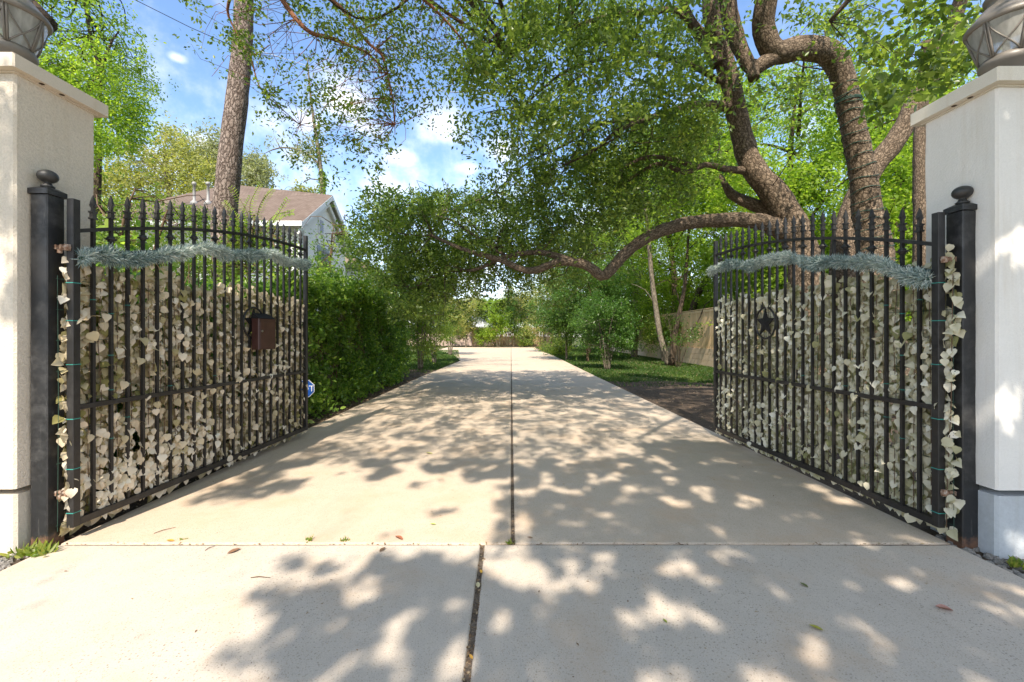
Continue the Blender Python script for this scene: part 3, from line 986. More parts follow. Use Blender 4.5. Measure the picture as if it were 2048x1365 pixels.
# ------------------------------------------------------------------ gate posts
def gatepost(x, y, w, h, label):
    root = thing('gate_post', label, 'gate post', (x, y, 0), 0, 'black steel gate posts')
    mb = MB()
    mb.box((0, 0, (h - .06) / 2), (w, w, h + .06), bev=.006)
    mb.build('shaft', M['post'], root)
    mb = MB()
    mb.box((0, 0, h + .021), (w + .02, w + .02, .034), bev=.004)
    e = w / 2 + .008
    mb.add([(-e, -e, h + .038), (e, -e, h + .038), (e, e, h + .038), (-e, e, h + .038), (-.03, -.03, h + .058), (.03, -.03, h + .058), (.03, .03, h + .058), (-.03, .03, h + .058)],
           [(0, 1, 5, 4), (1, 2, 6, 5), (2, 3, 7, 6), (3, 0, 4, 7), (4, 5, 6, 7)])
    cp = mb.build('cap', M['post'], root)
    mb = MB()
    pr = [(.032, 0), (.036, .01), (.024, .018), (.020, .03)]
    for i in range(11):
        a = -math.pi * .40 + (math.pi * .9) * i / 10
        pr.append((.053 * math.cos(a), .075 + .043 * math.sin(a)))
    mb.lathe(pr, 20, (0, 0, h + .058))
    mb.build('ball_finial', M['ball'], root, True)
    return root
gatepost(-3.035, 2.785, .11, 2.26, 'black square post with ball finial beside the cream pillar')
gatepost(2.958, 2.785, .11, 2.155, 'black square post with ball finial beside the white pillar')

# ------------------------------------------------------------------ gates
def make_gate(hx, hy, tx, ty, q, ztop, zhinge, label, emblem=True):
    """q = sign of local y that points to the driveway"""
    u = Vector((tx - hx, ty - hy, 0))
    Lg = u.length
    rz = math.atan2(u.y, u.x)
    root = thing('iron_gate', label, 'gate', (hx, hy, 0), rz, 'open iron driveway gates')
    z0 = .085
    def arch(s):
        return ztop - (ztop - zhinge) * ((Lg - s) / Lg) ** 2
    zmid = .872
    b = MB(); b.box((0, 0, (zhinge + .21 + z0) / 2), (.048, .048, zhinge + .21 - z0), bev=.003); b.build('hinge_stile', M['iron'], root)
    b = MB(); b.box((Lg, 0, (ztop + .19 + z0) / 2), (.045, .045, ztop + .19 - z0), bev=.003); b.build('meeting_stile', M['iron'], root)
    a0, a1 = .025, Lg - .024
    b = MB(); b.box(((a0 + a1) / 2, 0, z0 + .024), (a1 - a0, .040, .046), bev=.002); b.build('bottom_rail', M['iron'], root)
    b = MB(); b.box(((a0 + a1) / 2, 0, zmid), (a1 - a0, .036, .032), bev=.002); b.build('middle_rail', M['iron'], root)
    for nm, dz in (('top_rail', 0.0), ('collar_rail', -.185)):
        b = MB()
        n = 24
        vs, fs = [], []
        for i in range(n + 1):
            s = a0 + (a1 - a0) * i / n
            z = arch(s) + dz
            for y in (-.018, .018):
                for zz in (-.013, .013):
                    vs.append((s, y, z + zz))
        for i in range(n):
            o = i * 4; p = o + 4
            fs += [(o, p, p + 1, o + 1), (o + 3, p + 3, p + 2, o + 2), (o + 1, p + 1, p + 3, o + 3), (o + 2, p + 2, p, o)]
        fs += [(0, 1, 3, 2), (n * 4 + 2, n * 4 + 3, n * 4 + 1, n * 4)]
        b.add(vs, fs)
        b.build(nm, M['iron'], root)
    nb = 22
    em = 1.83
    emz = 1.49
    er = .17
    for i in range(nb):
        s = Lg * (i + 1) / (nb + 1)
        top = arch(s) + .085
        b = MB()
        if emblem and abs(s - em) < er * .92:
            hgap = math.sqrt(er * er - (s - em) ** 2)
            b.box((s, 0, (z0 + .03 + emz - hgap) / 2), (.02, .02, emz - hgap - z0 - .03))
            b.box((s, 0, (top + emz + hgap) / 2), (.02, .02, top - emz - hgap))
        else:
            b.box((s, 0, (z0 + .03 + top) / 2), (.02, .02, top - z0 - .03))
        pk = b.build('picket', M['iron'], root)
        b = MB()
        # collar, neck, barbs and point of the spear
        b.box((s, 0, top - .006), (.036, .036, .012)); b.box((s, 0, top + .016), (.026, .026, .0318)); b.box((s, 0, top + .038), (.036, .036, .012))
        secs = [(.009, .009, .044), (.010, .008, .062), (.013, .008, .078), (.0185, .009, .088), (.015, .010, .094), (.0135, .010, .105), (.009, .007, .128), (.0015, .0015, .156)]
        vs = []
        for wx, wy, z in secs:
            vs += [(s - wy, -wx, top + z), (s + wy, -wx, top + z), (s + wy, wx, top + z), (s - wy, wx, top + z)]
        fs = []
        for j in range(len(secs) - 1):
            for k in range(4):
                fs.append((j * 4 + k, j * 4 + (k + 1) % 4, j * 4 + 4 + (k + 1) % 4, j * 4 + 4 + k))
        fs.append(tuple(len(secs) * 4 - 4 + k for k in range(4)))
        b.add(vs, fs)
        # the two curled barbs
        for sg in (-1, 1):
            b.tube([(s, sg * .008, top + .070), (s, sg * .020, top + .079), (s, sg * .030, top + .093)], [.006, .0045, .001], 5)
        b.build('spearhead', M['ball'], pk)
        if i % 2 == 1:
            b = MB()
            zc = arch(s) - .075
            b.lathe([(.015, -.022), (.022, -.016), (.019, -.010), (.034, -.004), (.036, .004), (.021, .009), (.026, .015), (.016, .022)], 10, (s, 0, zc))
            b.build('knuckle', M['iron'], pk, True)
    if emblem:
        b = MB()
        b.tube([(em + er * math.cos(a), 0, emz + er * math.sin(a)) for a in [2 * math.pi * k / 32 for k in range(33)]], [.011] * 33, 6, cap=False)
        b.build('ring', M['iron'], root, True)
        b = MB()
        pts = []
        for k in range(10):
            a = math.pi / 2 + k * math.pi / 5
            r = .158 if k % 2 == 0 else .066
            pts.append((em + r * math.cos(a), emz + r * math.sin(a)))
        vs = [(x, -.006, z) for x, z in pts] + [(x, .006, z) for x, z in pts] + [(em, -.012, emz), (em, .012, emz)]
        fs = [(k, (k + 1) % 10, 10 + (k + 1) % 10, 10 + k) for k in range(10)]
        fs += [((k + 1) % 10, k, 20) for k in range(10)] + [(10 + k, 10 + (k + 1) % 10, 21) for k in range(10)]
        b.add(vs, fs)
        b.build('star', M['black'], root)
    # rusty hinge bolts reaching to the post
    for zz in (1.93 if ztop > 2.45 else 1.85, .32):
        b = MB()
        b.tube([(-.034, q * .012, zz), (-.034, -q * .05, zz + .002), (-.036, -q * .10, zz)], [.011, .011, .011], 8)
        b.box((-.032, -q * .006, zz), (.018, .03, .04)); b.box((-.036, -q * .034, zz), (.03, .014, .034)); b.box((-.04, -q * .066, zz), (.03, .016, .03))
        b.lathe([(.014, -.012), (.014, .012)], 6, (-.04, -q * .05, zz - .026))
        b.build('hinge', M['rust'], root)
    return root, Lg, rz, arch
gL = make_gate(-2.905, 2.822, -2.76, 5.71, -1, 2.50, 2.045, 'black iron gate leaf with brown mailbox, open along the left hedge')
gR = make_gate(2.837, 2.822, 2.752, 5.71, 1, 2.43, 1.955, 'black iron gate leaf with star emblem, open on the right side')

def ivy(g, hx, hy, q, m, label, seed):
    root_, Lg, rz, arch = g
    root = thing('ivy_screen', label, 'ivy screen', (hx, hy, 0), rz, 'faded artificial ivy screens tied to the gates')
    r = np.random.default_rng(seed)
    # visible layer facing the driveway, plus a looser layer behind
    ns, per = 48, 112
    s0 = np.linspace(-.03 if q > 0 else .005, Lg, ns) + r.normal(0, .012, ns)
    s = (s0[:, None] + r.normal(0, .020, (ns, per))).ravel()
    z = (r.uniform(.08, 1.97, (ns, per))).ravel()
    nzv = np.array([mnoise.noise(Vector((a * 1.7 + seed, b * 1.5, 0))) for a, b in zip(s, z)])
    n3 = np.array([mnoise.noise(Vector((a * 6 + seed, b * 2.2, 4))) for a, b in zip(s, z)])
    topl = np.repeat(r.uniform(1.78, 1.95, ns) - .06 * (s0 > 1.2), per) + .03 * np.sin(s * 5 + seed)
    keep = (z < topl) & ((n3 > -.38) | (r.random(len(s)) < .2))
    s, z, nzv = s[keep], z[keep], nzv[keep]
    k = len(s)
    y = -q * (.028 + r.random(k) * .035) + q * np.maximum(0, nzv) * .045 + q * (r.random(k) < .10) * r.random(k) * .05
    d = unit(np.stack([r.normal(0, .65, k), q * (.10 + .45 * r.random(k)), -.95 + r.normal(0, .45, k)], 1))
    nr = unit(np.stack([r.normal(-.2, .5, k), q * np.full(k, 1.0), .45 + r.normal(0, .45, k)], 1))
    ln = r.uniform(.042, .070, k) * (1 + .15 * (r.random(k) < .2))
    em_ = (s - 1.83) ** 2 + (z - 1.47) ** 2 < .22 ** 2
    y = np.where(em_, -q * (.05 + r.random(k) * .02), y)
    d[em_, 1] *= .15
    d = unit(d)
    pos = np.stack([s, y, z], 1)
    tone = np.clip(.48 + .45 * nzv + r.normal(0, .22, k), 0, 1)
    stamp('leaves', m, HEART, pos, d, nr, ln, ln * r.uniform(.8, 1.05, k), tone, root, False)
    n2 = 2400
    s = r.uniform(-.03 if q > 0 else -.01, Lg, n2); z = r.uniform(.06, 1.86, n2)
    pos = np.stack([s, -q * (.07 + r.random(n2) * .05), z], 1)
    d = unit(np.stack([r.normal(0, .6, n2), q * .1 + r.normal(0, .2, n2), -1 + r.normal(0, .4, n2)], 1))
    nr = unit(np.stack([r.normal(0, .5, n2), q * np.full(n2, 1.0), r.normal(.3, .4, n2)], 1))
    ln = r.uniform(.06, .09, n2)
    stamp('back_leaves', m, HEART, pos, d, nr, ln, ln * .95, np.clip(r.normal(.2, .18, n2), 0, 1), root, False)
    # wire netting and teal ties
    w = MB()
    for i in range(16):
        x = -.07 + i * (Lg + .05) / 15
        w.tube([(x, -q * .03, .08), (x + .01, -q * .035, .9), (x, -q * .03, 1.74)], [.0018] * 3, 4, cap=False)
    for i in range(9):
        zz = .12 + i * .2
        w.tube([(-.08, -q * .03, zz), (Lg * .5, -q * .034, zz + .01), (Lg, -q * .03, zz)], [.0018] * 3, 4, cap=False)
    w.build('netting', M['greenwire'], root)
    w = MB()
    for x in s0:
        w.tube([(x + r.normal(0, .012), -q * .022, zz) for zz in (.09, .5, .9, 1.3, 1.75)], [.003] * 5, 4, cap=False)
    w.build('stems', M['twig'], root)
    for zz in (.18, .47, .80, 1.16, 1.45, 1.70):
        t = MB(); t.box((0, 0, zz), (.051, .051, .005)); t.build('tie', M['teal'], root)
    for i, zz in ((1, 1.5), (1, 1.2), (1, .95), (1, .6), (2, 1.56), (2, .97), (2, .72), (0, 1.6), (9, .88), (5, .88)):
        t = MB(); t.box((Lg * (i + 1) / 23, 0, zz + .01 * i), (.024, .024, .004)); t.build('tie', M['teal'], root)
    return root
ivy(gL, -2.905, 2.822, -1, M['leaf_ivy_l'], 'tan faded artificial ivy screen tied behind the left gate bars', 5)
ivy(gR, 2.837, 2.822, 1, M['leaf_ivy_r'], 'pale grey green artificial ivy screen tied behind the right gate bars', 8)

def garland(g, hx, hy, q, label, seed, ends):
    root_, Lg, rz, arch = g
    r = np.random.default_rng(seed)
    n = 30000
    s = r.uniform(ends[0], ends[1], n) if True else None
    def path(s):
        t = s / Lg
        z = np.array([arch(float(a)) for a in s]) - .205 - .026 * np.cos(s * 6.3 + seed) - .012 * np.sin(s * 13 + seed)
        y = q * (.045 + .02 * np.sin(s * 9 + seed))
        return y, z
    y, z = path(s)
    base = np.stack([s, y, z], 1)
    th = r.uniform(0, 2 * math.pi, n)
    clump = .9 + .25 * np.sin(s * 21 + seed) * np.sin(s * 8.3)
    rad_ = r.uniform(.0, .047, n) * clump
    off = np.stack([np.zeros(n), np.cos(th) * rad_, np.sin(th) * rad_], 1)
    d = unit(np.stack([r.normal(0, .6, n), np.cos(th), np.sin(th)], 1) + r.normal(size=(n, 3)) * .35)
    tone = np.clip(r.normal(.45, .28, n) + .18 * np.sin(s * 5 + seed), 0, 1)
    root = thing('garland', label, 'garland', (hx, hy, 0), rz, 'blue green garlands on the gates')
    stamp('needles', M['garland'], NEEDLE, base + off, d, unit(r.normal(size=(n, 3))), r.uniform(.03, .055, n) * clump, .0042, tone, root, False)
    w = MB()
    ss = np.linspace(ends[0], ends[1], 60)
    yy, zz = path(ss)
    w.tube(list(zip(ss, yy, zz)), [.012] * 60, 6)
    w.build('core_wire', M['greenwire'], root)
garland(gL, -2.905, 2.822, -1, 'blue green tinsel garland draped along the left gate', 3, (.0, gL[1] + .03))
garland(gR, 2.837, 2.822, 1, 'blue green tinsel garland draped along the right gate', 6, (.02, gR[1] + .025))

# mailbox on the left gate (local frame of the gate)
mbx = thing('mailbox', 'dark brown metal mailbox with silver lock fixed to the left gate', 'mailbox', (-2.905, 2.822, 0), gL[2])
ms = 1.90
b = MB()
b.box((ms, -.066, 1.368), (.30, .088, .335), bev=.01)
b.build('body', M['box'], mbx)
b = MB()
b.box((ms, -.113, 1.362), (.272, .006, .30), bev=.002)
dr = b.build('door', M['box'], mbx)
b = MB()
b.tube([(ms - .105, -.115, 1.40), (ms - .105, -.124, 1.40)], [.011, .011], 12)
b.build('lock', M['steel'], dr)
b = MB()
b.box((ms + .156, -.062, 1.345), (.008, .07, .24))
b.build('side_edge', M['whitepaint'], mbx)
b = MB()
b.add([(ms - .15, -.02, 1.537), (ms + .15, -.02, 1.537), (ms + .15, -.115, 1.540), (ms - .15, -.115, 1.540), (ms - .13, -.018, 1.60), (ms + .13, -.018, 1.60), (ms + .15, -.022, 1.6), (ms - .15, -.022, 1.6)],
      [(0, 1, 2, 3), (0, 3, 4), (3, 2, 5, 4), (2, 1, 5), (1, 0, 4, 5)])
b.build('lid', M['black'], mbx)

# small security sign on a stake behind the end of the left gate
sg = thing('yard_sign', 'small blue octagonal sign with a white letter T past the left gate end', 'sign', (-2.978, 6.15, 0), rad(12))
b = MB()
o8 = []
rr = .135
for k in range(8):
    a = math.pi / 8 + k * math.pi / 4
    o8.append((rr * math.cos(a), rr * math.sin(a)))
zc = .585
def oct_(mb, r, y0, y1):
    vs = [(x * r, y0, zc + z * r) for x, z in o8] + [(x * r, y1, zc + z * r) for x, z in o8]
    fs = [tuple(range(8)), tuple(range(15, 7, -1))] + [(k, 8 + k, 8 + (k + 1) % 8, (k + 1) % 8) for k in range(8)]
    mb.add(vs, fs)
oct_(b, 1.0, -.004, .004)
b.build('board', M['signwhite'], sg)
b = MB(); oct_(b, .93, -.0065, -.0042); b.build('face', M['signblue'], sg)
b = MB(); b.tube([(0, .012, -.06), (0, .012, zc + .05)], [.006, .006], 8); b.build('stake', M['iron'], sg)
cu = bpy.data.curves.new('lettering', 'FONT')
cu.body = 'ADT'
cu.size = .125
cu.align_x = 'CENTER'
cu.extrude = .001
to = bpy.data.objects.new('lettering_tmp', cu)
COL.objects.link(to)
bpy.context.view_layer.update()
lm = bpy.data.meshes.new_from_object(to.evaluated_get(bpy.context.evaluated_depsgraph_get()))
bpy.data.objects.remove(to)
lm.materials.clear(); lm.materials.append(M['signwhite'])
lt = bpy.data.objects.new('lettering', lm)
COL.objects.link(lt)
lt.parent = sg
lt.location = (0, -.0085, zc - .042)
lt.rotation_euler = (rad(90), 0, 0)

# ------------------------------------------------------------------ fences
def board_fence(name, label, x0, y0, x1, y1, h, m, zlow=0.0, mlow=None, bw=.14, top=True, gap=.004, group=None, jitter=.02, face=1):
    u = Vector((x1 - x0, y1 - y0, 0))
    Lf = u.length
    root = thing(name, label, 'fence', (x0, y0, 0), math.atan2(u.y, u.x), group)
    b = MB()
    n = int(Lf / bw)
    for i in range(n):
        x = (i + .5) * bw
        b.box((x, random.uniform(-.004, .004), (zlow + h + random.uniform(-jitter, jitter)) / 2), (bw - gap, .018, h - zlow + random.uniform(-jitter, jitter)))
    b.build('pickets', m, root)
    if zlow:
        for k in range(3):
            b = MB()
            hh = zlow / 3
            x = 0
            while x < Lf:
                l2 = min(2.4, Lf - x)
                b.box((x + l2 / 2, face * .02, hh * (k + .5)), (l2 - .006, .035, hh - .008))
                x += 2.4
            b.build('base_board', mlow, root)
    if top:
        b = MB()
        b.box((Lf / 2, 0, h + .035), (Lf, .11, .035))
        b.box((Lf / 2, face * .022, h - .055), (Lf, .024, .10))
        b.build('cap_rail', m, root)
    b = MB()
    for i in range(int(Lf / 2.4) + 1):
        b.box((i * 2.4, -face * .06, h / 2), (.09, .09, h))
    b.build('post', m, root)
    return root
board_fence('wooden_fence', 'tan wooden fence with horizontal base boards right of the lawn', 8.55, 10.0, 9.3, 48, 2.52, M['fence'], .78, M['fence_low'], face=1)
board_fence('wooden_fence', 'orange picket fence across the far end of the driveway', 5.2, 52, -4.9, 52, 2.35, M['fence_far'], 0, None, .17, True, .03, face=-1)
board_fence('wooden_fence', 'weathered board fence under the vines on the left', -4.02, 3.3, -3.95, 14.3, 1.8, M['fence_old'], face=-1)

# ------------------------------------------------------------------ houses
def planeq(mb, pts, s=1.0):
    P = [Vector(p) for p in pts]
    u = (P[1] - P[0]).normalized()
    nn = u.cross(P[-1] - P[0]).normalized()
    v = nn.cross(u)
    mb.add(P, [tuple(range(len(P)))])
    mb.uv[len(mb.f) - 1] = [((p - P[0]).dot(u) * s, (p - P[0]).dot(v) * s) for p in P]
hs = thing('white_house', 'white house with brown shingle roof and gable behind the pine', 'house', (-12, 20, 0))
zE, zR, YN, YF, YR = 6.0, 8.05, 17.3, 23.2, 20.25
sl_ = (zR - zE) / (YR - YN)
XG = -8.85
def hb(fn, name, m, parent=hs, smooth=False):
    b_ = MB(); fn(b_)
    o = b_.build(name, m, None, smooth)
    if parent is hs:
        rebase(o, hs)
    else:
        o.parent = parent
        o.matrix_parent_inverse = Matrix.Translation(-hs.location) if False else Matrix()
    return o
def walls(b):
    y0, y1 = YN + .5, YF - .5
    b.quad((-22, y0, 0), (XG, y0, 0), (XG, y0, zE + .3), (-22, y0, zE + .3))
    zz = zE + .5 * sl_
    b.add([(XG, y0, 0), (XG, y1, 0), (XG, y1, zz - .05), (XG, YR, zR - .08), (XG, y0, zz - .05)], [(0, 1, 2, 3, 4)])
    b.quad((XG, y1, 0), (-22, y1, 0), (-22, y1, zE + .3), (XG, y1, zE + .3))
    b.quad((-22, y1, 0), (-22, y0, 0), (-22, y0, zE + .3), (-22, y1, zE + .3))
    b.box((-10.8, 26.4, 2.6), (5.4, 5.8, 5.2))
hb(walls, 'wall', M['siding'])
def roof(b):
    xe = -8.5
    planeq(b, [(-18.5, YN, zE), (xe, YN, zE), (xe, YR, zR), (-13.1, YR, zR), (-14.0, 21.7, 9.05), (-14.5, 21.7, 9.05)])
    planeq(b, [(xe, YF, zE), (-18.5, YF, zE), (-14.5, 21.7, 9.05), (-14, 21.7, 9.05), (-13.1, YR, zR), (xe, YR, zR)])
    planeq(b, [(-18.5, YF, zE), (-18.5, YN, zE), (-14.5, 21.7, 9.05)])
rf = hb(roof, 'roof', M['roof'])
def vent(b):
    pass
for i, X in enumerate((-14.35, -13.72)):
    Yp = 19.25
    zb = zE + (Yp - YN) * sl_
    def vp(b, X=X, zb=zb):
        b.lathe([(.20, -.12), (.13, .06), (.055, .13), (.055, .82), (.085, .83), (.085, .93), (.05, .96)], 12, (X, Yp, zb))
    o = hb(vp, 'vent_pipe', M['pipe'], hs, True)
def barge(b, X, dz, wdt, t, inset):
    for sgn, ye in ((-1, YN + inset), (1, YF - inset)):
        zc0 = zE + (inset * sl_) - dz
        za = zR - dz
        p = [(X, ye, zc0), (X, YR, za), (X, YR, za - wdt), (X, ye, zc0 - wdt)]
        p2 = [(X - t, y, z) for _, y, z in p]
        b.add(p + p2, [(0, 1, 2, 3), (7, 6, 5, 4), (0, 4, 5, 1), (2, 6, 7, 3), (1, 5, 6, 2), (3, 7, 4, 0)])
hb(lambda b: barge(b, -8.49, .012, .24, .05, .0), 'bargeboard', M['trim'])
hb(lambda b: barge(b, -8.66, .34, .20, .05, .1), 'bargeboard', M['trim'])
def soff(b):
    for sgn, ye in ((-1, YN), (1, YF)):
        b.add([(-8.5, ye, zE - .03), (-8.5, YR, zR - .03), (XG - .01, YR, zR - .03), (XG - .01, ye, zE - .03)], [(0, 1, 2, 3)])
        b.add([(-8.66, ye, zE - .5), (-8.66, YR, zR - .53), (XG - .01, YR, zR - .53), (XG - .01, ye, zE - .5)], [(0, 1, 2, 3)])
    b.quad((-18, YN, zE - .02), (-8.5, YN, zE - .02), (-8.5, YN + .5, zE - .02), (-18, YN + .5, zE - .02))
hb(soff, 'soffit', M['soffit'])
hb(lambda b: b.box((-13.2, YN - .03, zE - .08), (9.4, .05, .2)), 'fascia', M['trim'])
def window(y, z, w, h):
    f = hb(lambda b: (b.box((XG + .03, y, z), (.05, w + .14, h + .14))), 'window', M['trim'])
    p = hb(lambda b: (b.box((XG + .062, y - w / 4, z), (.012, w / 2 - .03, h)), b.box((XG + .062, y + w / 4, z), (.012, w / 2 - .03, h))), 'pane', M['pane'])
    p.parent = f
    p.matrix_parent_inverse = f.matrix_parent_inverse.copy() if False else Matrix()
    p.location = (0, 0, 0)
window(19.75, 6.42, .38, .55)
window(19.9, 4.75, 1.3, 1.5)
hb(lambda b: b.tube([(XG + .08, 18.0, .0), (XG + .08, 18.0, 5.8)], [.05, .05], 8), 'downspout', M['trim'])
def lowroof(b):
    zz, zt = 5.2, 6.6
    a = [(-14, 23.2, zz), (-7.7, 23.2, zz), (-7.7, 29.6, zz), (-14, 29.6, zz)]
    planeq(b, [a[0], a[1], (-10.5, 26.4, zt)])
    planeq(b, [a[1], a[2], (-10.5, 26.4, zt)])
    planeq(b, [a[2], a[3], (-10.5, 26.4, zt)])
    b.add([(x, y, z - .14) for x, y, z in a], [(3, 2, 1, 0)])
    for k in range(4):
        p, q = a[k], a[(k + 1) % 4]
        b.add([p, q, (q[0], q[1], q[2] - .14), (p[0], p[1], p[2] - .14)], [(3, 2, 1, 0)])
hb(lowroof, 'lower_roof', M['roof_tan'])

dh = thing('far_house', 'pale single storey house with grey roof at the far end', 'house', (-9, 60, 0))
b = MB(); b.box((-1.5, 0, 1.2), (16, 6, 2.4)); b.build('wall', M['pinkwall'], dh)
b = MB()
for f in ([(-10, -3.5, 2.4), (7, -3.5, 2.4), (4, 0, 4.4), (-7, 0, 4.4)], [(7, -3.5, 2.4), (7, 3.5, 2.4), (4, 0, 4.4)], [(7, 3.5, 2.4), (-10, 3.5, 2.4), (-7, 0, 4.4), (4, 0, 4.4)], [(-10, 3.5, 2.4), (-10, -3.5, 2.4), (-7, 0, 4.4)]):
    planeq(b, f)
b.add([(-10, -3.5, 2.39), (7, -3.5, 2.39), (7, 3.5, 2.39), (-10, 3.5, 2.39)], [(3, 2, 1, 0)])
b.build('roof', M['roof_grey'], dh)

# ------------------------------------------------------------------ overhead lines
def cable(name, label, pts, r, m):
    b = MB()
    b.tube(pts, [r] * len(pts), 5, step=1.0)
    return tag(b.build(name, m), label, 'cable')
cable('overhead_cable', 'thin dark cable crossing the sky to the pine trunk', [at(150, -60, 7.0), at(270, 0, 7.2), at(380, 55, 7.6), at(478, 98, 8.0)], .006, M['cable'])
cable('overhead_cable', 'pale cord strung through the leaves over the driveway', [at(488, 92, 8.0), at(640, 140, 8.0), at(760, 168, 8), at(900, 184, 8), at(1010, 186, 8), at(1120, 178, 8), at(1240, 155, 8), at(1440, 105, 7.9)], .005, M['cord'])

# ------------------------------------------------------------------ coarse maps read off the photograph (how dense foliage / shade is)
FOL = [  # 64 px cells, rows from y = 0
 "00000013536777858888766435789997",
 "00000025334687789888766333678850",
 "00000002457775787788886322567300",
 "00000000367783467899886211244000",
 "00000000055540257899986100000000",
 "00000000001100148998643000000000",
 "00000000001588788998532000000000",
 "00000000002899999986310000000000",
 "00000000000799988763000000000000",
 "00000000000079422300000000000000",
]
def fol(px, py):
    i = np.floor(np.asarray(px) / 64).astype(int); j = np.floor(np.asarray(py) / 64).astype(int)
    tab = np.array([[int(c) for c in r] for r in FOL])
    ok = (i >= 0) & (i < 32) & (j >= 0) & (j < len(FOL))
    r = np.where(ok, tab[np.clip(j, 0, len(FOL) - 1), np.clip(i, 0, 31)], 0)
    return np.where((np.asarray(py) < 0) & (np.asarray(py) > -4000), 9, r)   # above the frame: free
SH = [  # 64 x 48 px cells, rows from y = 700
 "66666666666666666666666666666666",
 "66666666666667777777666666666666",
 "66666666666666555555566666666666",
 "66666666666666555555567777777777",
 "00000005666666676667777777777777",
 "00000024411111666655447777777777",
 "00000000000000005777665577777777",
 "00000000000000003777778888888888",
 "00000000000200121666666777777777",
 "00000000145235611155566677777777",
 "00000001666555544477766688887777",
 "00000000666666433777666666888888",
 "00000003666666568887755544888888",
 "00000002666666444886644666688855",
]
SHT = np.array([[int(c) for c in r] for r in SH])
def shade_at(X, Y):
    px = CX + X * F / Y
    py = HY + EYE * F / Y
    X_ = np.asarray(X, float); Y_ = np.asarray(Y, float)
    n1 = np.array([mnoise.noise(Vector((a * 2.6, b * 2.0, .3))) + .6 * mnoise.noise(Vector((a * 6, b * 4.5, 5.3))) for a, b in zip(X_, Y_)])
    n2 = np.array([mnoise.noise(Vector((a * 2.4, b * 1.8, 8.3))) + .6 * mnoise.noise(Vector((a * 6, b * 4.5, 1.3))) for a, b in zip(X_, Y_)])
    i = np.floor((px + 85 * n1) / 64).astype(int); j = np.floor((py + 62 * n2 - 700) / 48).astype(int)
    v = SHT[np.clip(j, 0, 13), np.clip(i, 0, 31)]
    v = np.where(px < 0, 0, v)
    v = np.where((X > 2.9), 7, v)
    v = np.where((j > 13) & (X < -.9), 0, v)
    return v
def sun_ground(P):
    t = P[:, 2] / -SUN[2]
    return P[:, 0] + SUN[0] * t, P[:, 1] + SUN[1] * t
def gaps(P, freq=(4.6, 3.6), soft=.04):
    """openings in the leaf cover that let round sun spots through to the concrete"""
    X, Y = sun_ground(P)
    vis = (Y > 1.0) & (Y < 14) & (np.abs(X) < 5.0)
    sv = shade_at(X, np.maximum(Y, .5))
    hole = np.array([mnoise.noise(Vector((a * freq[0], b * freq[1], 9.1))) + .45 * mnoise.noise(Vector((a * freq[0] * 2.3, b * freq[1] * 2.3, 2.1))) for a, b in zip(X, Y)])
    open_ = (sv <= 1) | (hole > .33 - .07 * (8 - sv))
    return ~(vis & open_) | (R.random(len(P)) < soft)
def shade_ok(P, floor=.04):
    X, Y = sun_ground(P)
    vis = (Y > 1.5) & (Y < 13) & (np.abs(X) < 3.0)
    s = shade_at(X, np.maximum(Y, .5))
    pr = np.where(vis, np.clip((s - .5) / 5.0, floor, 1), 1.0)
    # keep the left pillar and post sunlit
    tl = (2.7 - P[:, 1]) / SUN[1]
    hx = P[:, 0] + SUN[0] * tl; hz = P[:, 2] + SUN[2] * tl
    blk = (tl > 0) & (hx > -4.2) & (hx < -2.6) & (hz > 0) & (hz < 3.4)
    pr = np.where(blk, 0.03, pr)
    return R.random(len(P)) < pr

# ------------------------------------------------------------------ the live oak over the driveway
oak = thing('live_oak', 'large live oak behind the right gate arching its limbs over the driveway', 'tree', (5.9, 8.0, 0))
tb = MB()
limb_pts = []
def limb(mb, spec, n=12, step=.12, lump=.10, seed=0, pts=limb_pts):
    P = [at(a, b_, y) for a, b_, y, r in spec]
    Rr = [r for a, b_, y, r in spec]
    pp, qq = mb.tube(P, Rr, n, step, lump, True, seed)
    pts += pp[::4]
limb(tb, [(1650, 830, 8, .46), (1636, 700, 8, .36), (1622, 600, 8, .31), (1600, 490, 8, .27), (1560, 405, 8, .235), (1505, 335, 8, .20), (1484, 270, 8, .185), (1466, 190, 7.9, .172), (1446, 110, 7.8, .155), (1426, 50, 7.6, .145), (1418, -40, 7.4, .14), (1400, -200, 7, .13), (1330, -420, 6.4, .09), (1230, -700, 6, .05)], 16, .1, .12, 1)
limb(tb, [(1592, 478, 8, .20), (1545, 452, 7.95, .16), (1500, 441, 7.9, .142), (1400, 443, 7.8, .122), (1320, 463, 7.6, .108), (1258, 500, 7.5, .098), (1222, 540, 7.4, .092), (1202, 552, 7.4, .09), (1172, 530, 7.4, .085), (1120, 524, 7.5, .075), (1060, 542, 7.6, .06), (1000, 520, 7.8, .055), (930, 500, 8, .04), (860, 470, 8.4, .025)], 12, .1, .14, 2)
limb(tb, [(1140, 522, 7.5, .07), (1080, 505, 7.7, .05), (1010, 515, 8.0, .045), (950, 540, 8.4, .035), (890, 545, 8.8, .03), (820, 580, 9.2, .02)], 8, .12, .1, 3)
limb(tb, [(1770, 830, 7.6, .42), (1756, 600, 7.6, .31), (1748, 490, 7.6, .25), (1735, 420, 7.6, .222), (1722, 330, 7.5, .19), (1704, 240, 7.4, .178), (1690, 170, 7.3, .178), (1664, 112, 7.2, .182), (1608, 96, 7.1, .185), (1550, 104, 7, .17), (1527, 60, 6.9, .16), (1533, 0, 6.7, .16), (1548, -100, 6.5, .17), (1600, -300, 6.1, .13), (1500, -600, 5.6, .08)], 16, .1, .12, 4)
